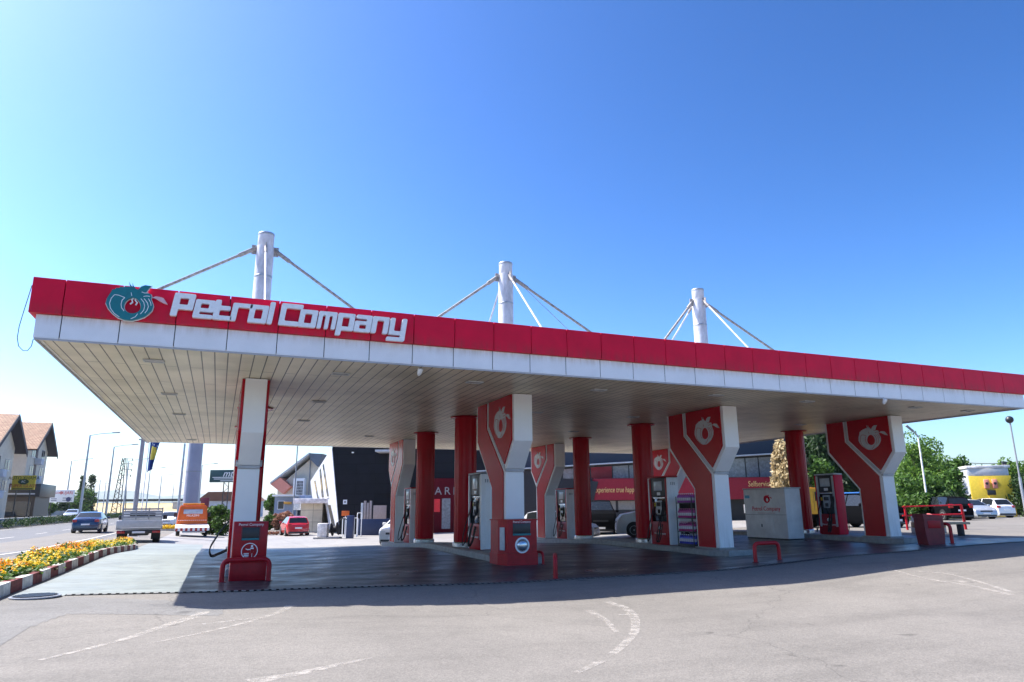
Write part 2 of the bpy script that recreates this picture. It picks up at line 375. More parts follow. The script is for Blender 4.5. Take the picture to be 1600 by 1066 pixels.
struct(sheet('back_yard', cut(GX, -3, 60), cut(GY, 35, 70), .005, CONCB, lambda x, y: not (x < -.5 and y < 40) and x > -3), 'bright concrete yard in front of the shop')
struct(sheet('road', [-17, -13.5, -10, -6], cut(GY, -60, 700), .006, ROADM), 'grey highway carriageway beyond the flower bed', 'road')
struct(sheet('far_road', [-29, -25, -21, -18.2], cut(GY, -60, 700), .006, ROADM), 'opposite carriageway behind the median wall', 'road')
def gtop(x, y):
    x0, y0 = math.floor(x*2)/2, math.floor(y*2)/2; u, v = (x-x0)*2, (y-y0)*2
    a, b, c, d = g(x0, y0), g(x0+.5, y0), g(x0+.5, y0+.5), g(x0, y0+.5)
    p = a+(b-a)*u+(c-b)*v if u > v else a+(d-a)*v+(c-d)*u
    q = a+(b-a)*u+(d-a)*v if u+v < 1 else c+(d-c)*(1-u)+(b-c)*(1-v)
    return max(p, q)
def ribbon(name, pts, w0, w1, mt, dz=.014, z=None):
    P = [Vector((p[0], p[1], 0)) for p in pts]; Q = [P[0]]
    for a, b in zip(P, P[1:]):
        k = max(1, int((b-a).length/(.06 if a.length < 20 else .5)))
        Q += [a.lerp(b, i/k) for i in range(1, k+1)]
    for _ in range(20):
        Q = [Q[0]] + [(Q[i-1]+Q[i]*2+Q[i+1])/4 for i in range(1, len(Q)-1)] + [Q[-1]]
    bm = B(); L = []
    for i, p in enumerate(Q):
        t = (Q[min(i+1, len(Q)-1)] - Q[max(i-1, 0)]).normalized(); nrm = Vector((-t.y, t.x, 0)); ww = w0 + (w1-w0)*i/(len(Q)-1)
        L.append([bm.verts.new((q.x, q.y, (gtop(q.x, q.y)+.003 if dz < .015 else g(q.x, q.y)+dz))) for q in (p+nrm*ww/2, p, p-nrm*ww/2)])
    for a, b in zip(L, L[1:]):
        bm.faces.new((a[0], a[1], b[1], b[0])); bm.faces.new((a[1], a[2], b[2], b[1]))
    return struct(mesh(name, bm, mt), None or 'faded white painted line on the asphalt', 'road marking')
_pp = [atz(x, y, .1) for x, y in [(-40, 1030), (0, 1008), (55, 977), (105, 959), (225, 956), (345, 955), (350, 945), (260, 934), (100, 933), (-40, 940)]]
def inside(x, y):
    c = False; q = len(_pp)-1
    for i in range(len(_pp)):
        a, b = _pp[i], _pp[q]
        if (a.y > y) != (b.y > y) and x < (b.x-a.x)*(y-a.y)/(b.y-a.y)+a.x: c = not c
        q = i
    return c
struct(sheet('asphalt_patch', gridlines(-4.2, 1.0, .05), gridlines(8.5, 14, .05), .0025, groundmat('patched_asphalt', (.165, .16, .152), 'asphalt'), inside, gtop), 'smoother grey asphalt patch in front of the flower bed')
WORN = bpy.data.materials.new('worn_paint_film'); WORN.use_nodes = True
_n = WORN.node_tree.nodes; _l = WORN.node_tree.links; _p = _n['Principled BSDF']; _p.inputs['Base Color'].default_value = (.42, .39, .35, 1); _p.inputs['Roughness'].default_value = .85
_t = _n.new('ShaderNodeTexCoord'); _q = _n.new('ShaderNodeTexNoise'); _q.inputs['Scale'].default_value = 7; _q.inputs['Detail'].default_value = 9; _q.inputs['Roughness'].default_value = .75
_r = _n.new('ShaderNodeValToRGB'); _r.color_ramp.elements[0].position = .4; _r.color_ramp.elements[1].position = .6
_r.color_ramp.elements[0].color = (.0, .0, .0, 1); _r.color_ramp.elements[1].color = (.7, .7, .7, 1)
_l.new(_t.outputs['Object'], _q.inputs['Vector']); _l.new(_q.outputs['Fac'], _r.inputs[0]); _l.new(_r.outputs[0], _p.inputs['Alpha'])
for pts, a, b in [([(-1.46, 8.38), (-1.16, 8.83), (-.81, 9.44), (-.47, 10.32), (-.19, 10.92), (-.04, 11.5)], .06, .17),
                  ([(-.7, 8.9), (-.15, 9.47), (.44, 10.21), (.99, 11.13), (1.2, 11.9)], .02, .14),
                  ([(-.06, 10.3), (.21, 10.43), (.61, 10.65)], .12, .06),
                  ([(.38, 6.87), (.77, 7.0), (1.15, 7.26), (1.6, 7.54)], .2, .05),
                  ([(5.7, 10.5), (5.64, 10.25), (5.46, 9.53), (5.07, 8.56)], .14, .08),
                  ([(6.45, 11.2), (6.42, 10.5), (5.97, 9.51), (5.36, 8.55), (4.69, 7.74), (4.23, 7.27)], .16, .1),
                  ([(5.9, 9.9), (6.2, 9.75)], .12, .06),
                  ([(3.95, 6.99), (3.38, 6.51)], .1, .07),
                  ([(14.3, 12.0), (13.6, 10.44), (13.33, 9.32), (12.82, 8.29)], .06, .12),
                  ([(14.39, 11.33), (14.57, 10.72), (13.88, 9.57), (13.16, 8.56)], .05, .1),
                  ([(13.74, 9.92), (13.67, 9.68)], .16, .16)]:
    ribbon('road_marking', pts, a, b, WORN)
for k in range(14):
    y = 30 + k*9; ribbon('road_marking', [(-11.2, y), (-11.2, y+3.5)], .14, .14, PAINTW, .016)
ribbon('road_marking', [(-6.5, 8), (-6.5, 40), (-6.6, 70), (-6.6, 160)], .15, .15, PAINTW, .016)
ribbon('road_marking', [(-16.2, 20), (-16.2, 160)], .15, .15, PAINTW, .016)

# hills and embankment beyond the road
def ridge(name, pts, depth, mt, label):
    bm = B(); rows = []
    for p in pts:
        p = Vector(p); back = HEAD*depth
        rows.append([bm.verts.new((p.x-back.x*.6, p.y-back.y*.6, -8)), bm.verts.new((p.x-back.x*.25, p.y-back.y*.25, p.z*.55)), bm.verts.new(p), bm.verts.new((p.x+back.x, p.y+back.y, -8))])
    for a, b in zip(rows, rows[1:]):
        for i in range(3): bm.faces.new((a[i], a[i+1], b[i+1], b[i]))
    return struct(mesh(name, bm, mt, smooth=True), label, 'hill')
ridge('hills', [at(x, y, 5200) for x, y in [(-250, 780), (-100, 772), (60, 776), (110, 770), (150, 768), (180, 766), (205, 767), (225, 771), (250, 776), (280, 774), (310, 771), (345, 775), (380, 778), (420, 781), (480, 778), (560, 776)]], 1500, HILLM, 'blue hazy hills far beyond the road')
ridge('distant_hill', [at(x, y, 900) for x, y in [(1380, 752), (1430, 735), (1470, 728), (1500, 728), (1540, 738), (1620, 752)]], 250, HILLM, 'dark wooded hill behind the yellow hut')
bm = B(); E0 = [at(x, 806, 215) for x in (120, 300)]; E1 = [at(x, 786, 235) for x in (120, 268)]
slab(bm, [E0[0], E0[1], E1[1], E1[0]], (0, 0, -4)); struct(mesh('embankment', bm, DRYG), 'dry yellow grass slope beyond the highway', 'slope')
o = tag(mesh('guard_rail', box(B(), 0, (E1[1]-E1[0]).length*1.15, -.2, .2, .1, .9, .05, Matrix.Translation(E1[0]+Vector((0, 0, .2))) @ Matrix.Rotation(math.atan2(E1[1].y-E1[0].y, E1[1].x-E1[0].x), 4, 'Z')), DARK), 'long dark guard rail on top of the dry grass slope', 'guard rail')
o = tag(boxo('retaining_wall', CONCW, None, 0, 26, 0, 3, 0, 4.3), 'grey concrete retaining wall at the end of the dry slope', 'wall')
o.location = at(268, 806, 225); o.rotation_euler = (0, 0, -YAW-.3)

# ------------------------------------------------------------------ the canopy
CX0, CX1, CY0, CY1, CZ, CR, CT = -3.30, 24.35, 14.32, 36.2, 4.5, 4.94, 5.6
cn = thing('canopy', 'wide flat filling station canopy with red and white fascia over the pumps', 'canopy', (CX0, CY0, 0))
O = Vector((CX0, CY0, 0))
boxo('soffit', SOFFIT, cn, .03, CX1-CX0-.03, .03, CY1-CY0-.03, CZ+.02, CZ+.1)
boxo('roof_deck', GREY, cn, .05, CX1-CX0-.05, .05, CY1-CY0-.05, CZ+.11, CT-.25)
JW, J0 = .935, -2.9
xs = [CX0] + [J0+JW*i for i in range(30)]
xs = [x for x in xs if x < CX1-.2] + [CX1]
bm = B(); bm2 = B()
for a, b in zip(xs, xs[1:]):
    l = a-CX0 + (.008 if a > CX0 else 0); r = b-CX0-.008
    box(bm2, l, r, 0, .1, CZ, CR-.004, .006)
    box(bm, l-(.11 if a == CX0 else 0), r+(.11 if b == CX1 else 0), -.09, .04, CR, CT, .006)
ys = [1.0+JW*i for i in range(24)] + [CY1-CY0]
for a, b in zip([0]+ys, ys):
    for s in (0, 1):
        x = CX1-CX0 if s else 0
        if b-a < .1: continue
        box(bm2, x-.1+(.002 if s else .1), x+(.002 if s else .1)-.002, max(a, .1)+.008, b-.008, CZ, CR-.004, .006)
        box(bm, *((x-.02, x+.11) if s else (-.11, .02)), max(a, .04)+.008, b-.008, CR, CT, .006)
box(bm2, .1, CX1-CX0-.1, CY1-CY0-.1, CY1-CY0, CZ, CR-.004, .006); box(bm, -.11, CX1-CX0+.11, CY1-CY0, CY1-CY0+.1, CR, CT, .006)
mesh('red_fascia', bm, RED, cn); mesh('white_fascia', bm2, WHITE, cn)
bm = B(); box(bm, .06, CX1-CX0-.06, .012, .05, CZ+.03, CT-.03)
for s in (0, 1): x = (CX1-CX0-.03 if s else .012); box(bm, x, x+.02, .06, CY1-CY0-.11, CZ+.03, CT-.03)
mesh('fascia_frame', bm, DARK, cn)
bm = B(); n = 14
box(bm, .015, CX1-CX0-.015, .004, .034, CZ-.035, CZ-.002, .004)
box(bm, .015, .05, .036, CY1-CY0, CZ-.035, CZ-.002, .004); box(bm, CX1-CX0-.05, CX1-CX0-.015, .036, CY1-CY0, CZ-.035, CZ-.002, .004)
mesh('edge_trim', bm, GREYTRIM, cn)
FIX = [(240.6, 564.6), (264.7, 616), (280, 647.7), (299.7, 687.5), (532.4, 584.7), (498.7, 628), (474.6, 657.8), (741.4, 598), (935.6, 610), (1119, 618), (1261, 628), (1512, 642.5), (1251, 664), (989, 652), (896, 674.6), (838, 645), (577, 682), (1430, 637)]
for i, (px, py) in enumerate(FIX):
    p = atz(px, py, CZ) - O
    fr = B(); a, b = .2, .12
    box(fr, p.x-a, p.x+a, p.y-b, p.y-b+.03, CZ-.012, CZ+.018, .003); box(fr, p.x-a, p.x+a, p.y+b-.03, p.y+b, CZ-.012, CZ+.018, .003)
    box(fr, p.x-a, p.x-a+.03, p.y-b+.032, p.y+b-.032, CZ-.012, CZ+.018, .003); box(fr, p.x+a-.03, p.x+a, p.y-b+.032, p.y+b-.032, CZ-.012, CZ+.018, .003)
    f = mesh('soffit_light', fr, LGREY, cn)
    boxo('diffuser', GREY if i % 3 else LGREY, f, p.x-a+.032, p.x+a-.032, p.y-b+.032, p.y+b-.032, CZ+.004, CZ+.016)
for (px, py), lb in zip([(655, 573), (1380, 621)], ['small white floodlight under the canopy edge below the last letter of the sign', 'small white floodlight under the canopy edge beside the pillar with a stained red side']):
    p = atz(px, py, CZ); t = thing('floodlight', lb, 'floodlight', p, .3, 'floodlights under the canopy edge')
    mesh('bracket', tube(B(), [(0, 0, .0), (0, 0, -.07), (0, -.03, -.09)], .015), LGREY, t)
    mesh('lamp_head', lathe(B(), [(.02, -.08), (.045, -.05), (.06, .06), (.055, .08), (.03, .085)], 14, Matrix.Translation((0, -.02, -.13)) @ Matrix.Rotation(rad(25), 4, 'X')), WHITED, t, True)
# loose cable at the left corner
bm = B(); tube(bm, [aty(x, y, 14.4) for x, y in [(50, 446), (44, 465), (36, 490), (30, 510), (27, 528), (29, 541), (36, 548), (43, 548), (49, 541), (52, 530)]], .007, 6)
tag(mesh('loose_cable', bm, RUBBER, smooth=True), 'thin black cable hanging in a loop from the left canopy corner', 'cable')

# sign letters: hand shaped, square, slightly slanted
def letter(ch):
    s = .115
    if ch == 'P': return [[(0, 0), (0, .46), (.37, .46), (.37, .14), (s, .14), (s, 0)], [(s, .235), (.265, .235), (.265, .365), (s, .365)]]
    if ch == 'e': return [[(0, 0), (.35, 0), (.35, .075), (.105, .075), (.105, .13), (.35, .13), (.35, .37), (0, .37)], [(.105, .2), (.25, .2), (.25, .295), (.105, .295)]]
    if ch == 't': return [[(0, 0), (.34, 0), (.34, .085), (.105, .085), (.105, .20), (.29, .20), (.29, .285), (.105, .285), (.105, .40), (0, .40)]]
    if ch == 'r': return [[(0, 0), (.105, 0), (.105, .285), (.36, .285), (.36, .37), (0, .37)]]
    if ch == 'o': return [[(0, 0), (.35, 0), (.35, .37), (0, .37)], [(.105, .085), (.245, .085), (.245, .285), (.105, .285)]]
    if ch == 'l': return [[(0, 0), (.1, 0), (.1, .46), (0, .46)]]
    if ch == 'C': return [[(0, 0), (.385, 0), (.385, .095), (.105, .095), (.105, .365), (.42, .365), (.42, .46), (0, .46)]]
    if ch == 'm': return [[(0, 0), (.085, 0), (.085, .285), (.145, .285), (.145, 0), (.225, 0), (.225, .285), (.285, .285), (.285, 0), (.37, 0), (.37, .37), (0, .37)]]
    if ch == 'p': return [[(0, -.11), (.105, -.11), (.105, 0), (.35, 0), (.35, .37), (0, .37)], [(.105, .085), (.245, .085), (.245, .285), (.105, .285)]]
    if ch == 'a': return [[(0, 0), (.35, 0), (.35, .37), (.02, .37), (.02, .285), (.245, .285), (.245, .235), (0, .235)], [(.105, .07), (.245, .07), (.245, .16), (.105, .16)]]
    if ch == 'n': return [[(0, 0), (.105, 0), (.105, .285), (.25, .285), (.25, 0), (.355, 0), (.355, .37), (0, .37)]]
    if ch == 'y': return [[(-.03, -.13), (.36, -.13), (.36, .37), (.255, .37), (.255, .085), (.105, .085), (.105, .37), (0, .37), (0, 0), (.255, 0), (.255, -.05), (-.03, -.05)]]
sg = thing('shop_sign', 'raised white square lettering on the red fascia reading Petrol Company', 'sign', (-1.14, 14.2, 5.07))
for ch, x in zip('PetrolCompany', [-1.14, -.75, -.4, -.08, .24, .6, .82, 1.2, 1.57, 1.96, 2.32, 2.68, 3.06]):
    ps = [rnd([(a+.13*b, b) for a, b in q], .03 if i == 0 else .02) for i, q in enumerate(letter(ch))]
    flat('letter', ps, .09, LETTER, sg, frame((x+1.14, -.045, 0), (1, 0, 0), (0, -1, 0)))
# the round emblem with a hole, leaves and a small flame
EM_OUT = [(-.5, 0), (-.485, .13), (-.43, .26), (-.40, .35), (-.33, .36), (-.34, .39), (-.25, .40), (-.26, .425), (-.15, .435), (-.16, .45), (-.05, .455), (.05, .42), (.12, .41), (.17, .42), (.3, .37), (.31, .345), (.42, .32), (.445, .26), (.43, .21), (.47, .12), (.5, .04), (.48, -.08), (.42, -.17), (.33, -.26), (.2, -.33), (.08, -.375), (-.08, -.37), (-.22, -.32), (-.34, -.23), (-.44, -.12)]
EM_HOLE = [(.06+.178*math.cos(t)*(1-.12*math.sin(t)), -.005+.195*math.sin(t)) for t in [2*math.pi*i/28 for i in range(28)]]
EM_LEAVES = [[(-.07, .575), (-.03, .5), (.05, .42), (.01, .41), (-.045, .47)], [(.0, .56), (.03, .49), (.1, .41), (.06, .40), (.015, .46)], [(.14, .40), (.2, .49), (.28, .53), (.41, .52), (.36, .46), (.31, .36)]]
EM_FLAME = [(.46, .235), (.53, .275), (.62, .27), (.7, .25), (.76, .17), (.81, .1), (.72, .12), (.62, .17), (.54, .215)]
def grow(poly, d):
    c = Vector((sum(p[0] for p in poly)/len(poly), sum(p[1] for p in poly)/len(poly)))
    return [((p[0]-c.x)*(1+d)+c.x, (p[1]-c.y)*(1+d)+c.y) for p in poly]
def arcs(pts, wd):
    L, R_ = [], []
    for i, p in enumerate(pts):
        a, b = Vector(pts[max(i-1, 0)]), Vector(pts[min(i+1, len(pts)-1)]); t = (b-a).normalized(); nn = Vector((-t.y, t.x))*wd/2
        L.append(tuple(Vector(p)+nn)); R_.append(tuple(Vector(p)-nn))
    return L + R_[::-1]
EM_LINES = [arcs(q, .014) for q in ([(-.34, .22), (-.40, .12), (-.42, 0), (-.39, -.12), (-.3, -.24), (-.18, -.32)], [(-.34, .22), (-.25, .215), (-.12, .17)], [(-.12, .17), (-.17, .1), (-.18, 0), (-.16, -.09), (-.10, -.16)],
            [(.22, .18), (.29, .1), (.32, 0), (.31, -.1), (.25, -.2)], [(.29, .19), (.37, .09), (.40, 0), (.38, -.1), (.34, -.17)], [(.38, .2), (.44, .1), (.455, .03)], [(.19, -.2), (.15, -.28), (.06, -.34)], [(.27, .24), (.33, .26), (.41, .26)], [(.0, .31), (.02, .23)], [(.22, .35), (.28, .33), (.37, .34)])]
EM_WISP = [arcs(q, .03) for q in ([(.06, .2), (.03, .14), (.05, .08), (.0, .03)], [(.12, .2), (.1, .14), (.15, .08), (.12, .02)])]
def sc(poly, k): return [(p[0]*k, p[1]*k) for p in poly]
def emblem(parent, M, k, main, line, full=True, d=.02, name='emblem'):
    T = lambda z: M @ Matrix.Translation((0, 0, z))
    e = flat(name, [sc(rnd(EM_OUT, .02), k), sc(EM_HOLE, k)], d, main, parent, T(d/2))
    if full:
        flat('emblem_backing', [sc(grow(EM_OUT, .03), k), sc(grow(EM_HOLE, -.06), k)], d*.5, line, e, T(-d*.3))
        for q in EM_LEAVES: flat('leaf', [sc(q, k)], d, main, e, T(d*.5+.004)); flat('leaf_backing', [sc(grow(q, .22), k)], d*.4, line, e, T(-d*.1))
    else:
        for q in EM_LEAVES: flat('leaf', [sc(q, k)], d, main, e, T(d*.5+.003))
    lb = bpy.data.curves
    for q in EM_LINES: flat('outline', [sc(q, k)], .004, line if full else REDG, e, T(d+.003))
    if full:
        for q in EM_WISP: flat('wisp', [sc(q, k)], d*.6, line, e, T(d*.3))
    flat('flame', [sc(EM_FLAME, k)], d, PINKW if full else main, e, T(d/2))
    return e
es = thing('emblem_sign', 'round teal emblem with leaves and white outlines left of the lettering on the fascia', 'emblem', (-1.82, 14.22, 5.2))
emblem(es, frame((0, -.06, 0), (1, 0, .0), (0, -1, 0)), .78, TEAL, LETTER, True, .05)

# masts and their tie rods
for i, (mx, my, ztop, rods, lb) in enumerate([
        (.62, 18.5, 8.66, [(-4.6, 0), (4.55, 0), (0, -3.2), (0, 3.4)], 'leftmost weathered white mast, above the pillar at the flower bed end'),
        (7.56, 18.5, 8.74, [(-3.9, .2), (5.6, .2), (.25, -2.8), (0, 3.4)], 'weathered white mast in the middle, right of the lettering'),
        (14.73, 18.5, 8.72, [(-2.6, .2), (6.2, .2), (.4, -2.6), (-.3, 3.6)], 'rightmost weathered white mast, shortest above the canopy')]):
    t = thing('mast', lb, 'mast', (mx, my, 5.3), 0, 'masts above the canopy')
    bm = lathe(B(), [(.225, 0), (.225, ztop-5.3-.55), (.222, ztop-5.3-.38)], 24); mesh('pole', bm, MASTW, t, True)
    bm = lathe(B(), [(.19, ztop-5.3-.4), (.205, ztop-5.3-.38), (.205, ztop-5.3), (.17, ztop-5.3+.005)], 24); mesh('cap', bm, MASTW, t, True)
    for zb_ in (1.0, 2.1): mesh('seam_band', lathe(B(), [(.226, zb_), (.232, zb_+.01), (.232, zb_+.05), (.226, zb_+.06)], 24), STEEL, t, True)
    mesh('cap_band', lathe(B(), [(.207, ztop-5.3-.07), (.214, ztop-5.3-.06), (.214, ztop-5.3-.015), (.207, ztop-5.3-.005)], 24), STEEL, t, True)
    for k, (dx, dy) in enumerate(rods):
        u = Vector((dx, dy, 0)).normalized(); a = u*.2 + Vector((0, 0, ztop-5.3-.42)); e = Vector((dx, dy, .12))
        gp = B(); box(gp, .17, .34, -.012, .012, -.16, .1, .004, Matrix.Translation((0, 0, ztop-5.3-.46)) @ Matrix.Rotation(math.atan2(dy, dx), 4, 'Z')); mesh('gusset_plate', gp, RUST, t)
        r = mesh('tie_rod', tube(B(), [a, e], .04 if k < 2 else .028, 8), RUST if k < 2 else MASTW, t, True)
        mesh('shackle', tube(B(), [a+(e-a)*.0, a+(e-a)*.1], .06 if k < 2 else .04, 8), RUST, r, True)
    if i == 1:
        mesh('stay_wire', tube(B(), [(.2, -.1, ztop-5.3-.45), (2.2, -1.6, .3)], .008, 5), RUST, t)

# ------------------------------------------------------------------ pump islands
LANE = [(.62, .84, .88, .9), (7.56, 7.74, 7.86, 7.92), (14.67, 14.9, 15.2, 15.6), (22.05, 22.6, 22.9, 23.1)]
ISL_H = .17
def isl_z(i, y): x = interp(y, [17.3, 22.7, 28.2, 32], LANE[i]); return g(x, y)+ISL_H
for i in range(4):
    bm = B(); ns = 24; y0, y1 = 17.25, 34.3; L = []
    for k in range(ns+1):
        y = y0 + (y1-y0)*k/ns; x = interp(y, [17.3, 22.7, 28.2, 32], LANE[i]); hw = (.62 if i else .42) * (1 if 0 < k < ns else .8)
        if k == 1: hw *= 1.08
        gz = g(x, y)
        L.append([bm.verts.new((x-hw, y, gz-.05)), bm.verts.new((x-hw, y, gz+ISL_H-.03)), bm.verts.new((x-hw+.03, y, gz+ISL_H)), bm.verts.new((x+hw-.03, y, gz+ISL_H)), bm.verts.new((x+hw, y, gz+ISL_H-.03)), bm.verts.new((x+hw, y, gz-.05))])
    for a, b in zip(L, L[1:]):
        for q in range(5): bm.faces.new((a[q], a[q+1], b[q+1], b[q]))
    bm.faces.new(L[0]); bm.faces.new(L[-1][::-1])
    tag(mesh('pump_island', bm, KERBC), ['kerbed concrete pump island at the flower bed end behind the litter bin', 'kerbed concrete pump island behind the wide red bin', 'kerbed concrete pump island carrying the rack of bottles', 'kerbed concrete pump island at the far right end'][i], 'kerb island', 'pump islands')

# ------------------------------------------------------------------ Y shaped pillars
def ypillar(lane, mirror, label):
    yc = 18.95
    X = LANE[lane][3 if mirror else 0]
    f = (lambda y: 51.4-y) if mirror else (lambda y: y)
    base_y = f(18.5); gz = isl_z(lane, base_y)
    t = thing('forked_pillar', label, 'pillar', (X, base_y, gz), 0, 'forked pillars under the canopy')
    P = lambda poly: [(f(y)-base_y, (z if z > .5 else gz+.02 if z < .2 else z)-gz) for y, z in poly]
    W, TH = (.27, .03) if lane or mirror else (.245, .065)
    body = [(17.3, CZ), (17.3, 3.22), (17.86, 2.52), (17.9, .1), (19.0, .1), (19.0, 1.98), (20.25, 3.36), (20.25, CZ), (19.3, CZ), (19.3, CZ-.02), (19.2, CZ-.02), (19.2, CZ)]
    body = [(17.3, CZ), (17.3, 3.22), (17.88, 2.5), (17.98, 2.5), (17.98, .1), (19.0, .1), (19.0, 1.98), (20.25, 3.36), (20.25, CZ)]
    mesh('pillar_body', prism(B(), P(body), 'x', -W, W), WHITEP, t)
    mesh('joint_strip', prism(B(), P([(17.9, 2.42), (17.9, 2.49), (17.98, 2.49), (17.98, 2.42)]), 'x', -W-.005, W+.005), GREYTRIM, t)
    mesh('lower_cladding', prism(B(), P([(17.93, .1), (17.93, 2.4), (17.978, 2.4), (17.978, .1)]), 'x', -W-.004, W+.004), WHITEP, t)
    boxo('base_plate', KERBC, t, -W-.06, W+.06, *sorted((f(17.9)-base_y, f(19.08)-base_y)), 0, .05, .01)
    leg = [(20.14, CZ), (19.38, CZ), (19.38, 3.73), (18.07, 2.42), (18.1, .14), (18.92, .14), (18.92, 2.0), (20.14, 3.4)]
    logo = [(19.17, CZ), (17.42, CZ), (17.42, 3.26), (17.97, 2.62), (19.17, 3.78)]
    for s in (-1, 1):
        a, b = (W+.002, W+.002+TH) if s > 0 else (-W-.002-TH, -W-.002)
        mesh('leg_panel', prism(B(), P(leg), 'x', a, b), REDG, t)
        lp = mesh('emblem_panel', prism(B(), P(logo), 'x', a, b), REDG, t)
        mesh('trim', prism(B(), P([(19.32, CZ), (19.23, CZ), (19.23, 3.76), (17.96, 2.55), (18.0, 2.47), (19.32, 3.72)]), 'x', a, b-.012 if s > 0 else b), LGREY, t) if s > 0 else mesh('trim', prism(B(), P([(19.32, CZ), (19.23, CZ), (19.23, 3.76), (17.96, 2.55), (18.0, 2.47), (19.32, 3.72)]), 'x', a+.012, b), LGREY, t)
        yy = f(18.25)-base_y
        emblem(lp, frame((s*(W+.002+TH), yy, 3.72-gz), (0, 1 if s > 0 else -1, 0), (s, 0, 0)), .95 if not mirror else .9, LGREY, REDG, False, .012)
    return t
for i, lb in enumerate(['white forked pillar seen head on, behind the litter bin with the round litter symbol', 'white and red forked pillar standing behind the wide red bin', 'white and red forked pillar beside the rack of bottles', 'white and red forked pillar farthest right with scratches on its red side']): ypillar(i, False, lb)
for i, lb in enumerate(['forked pillar hidden behind the head on pillar, at the rear of the flower bed side island', 'forked pillar at the rear with sunlit reflections on its red side, in front of the black wall', 'forked pillar at the rear, between the wide red bin pillar and a red column', 'forked pillar at the rear whose emblem shows behind the pillar with the bottle rack']): ypillar(i, True, lb)
# round columns
def column(lane, k, label):
    y = (22.7, 28.2)[k]; X = LANE[lane][1+k]; gz = isl_z(lane, y)
    t = thing('round_column', label, 'column', (X, y, gz), 0, 'round red columns under the canopy')
    h = CZ-gz; n = 28; bm = B()
    prof = [(.37, .16), (.37, h-.03)]
    lathe(bm, prof, 40)
    for q in range(20):                                              # shallow fluting
        a = 2*math.pi*q/20; bmv = Matrix.Rotation(a, 4, 'Z') @ Matrix.Translation((.368, 0, 0)); box(bm, -.008, .01, -.012, .012, .17, h-.035, .003, bmv)
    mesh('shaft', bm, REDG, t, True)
    mesh('collar', lathe(B(), [(.52, h-.025), (.53, h-.02), (.53, h+.002)], 40), REDG, t, True)
    mesh('base_ring', lathe(B(), [(.42, 0), (.42, .12), (.385, .158)], 32), CHROME if lane else KERBC, t, True)
COLN = ['column hidden behind the head on pillar, nearer one', 'column hidden behind the head on pillar, farther one', 'glossy red round column left of the wide red bin, nearer of two', 'glossy red round column in front of the large white letters on the shop', 'glossy red round column at the white pump, left of the bottle rack', 'glossy red round column at the left end of the shop slogan', 'glossy red round column at the right side of the white storage box', 'red round column behind the pillar with the bottle rack']
for i in range(4):
    for k in (0, 1): column(i, k, 'red round ' + COLN[i*2+k] if i == 0 else COLN[i*2+k])

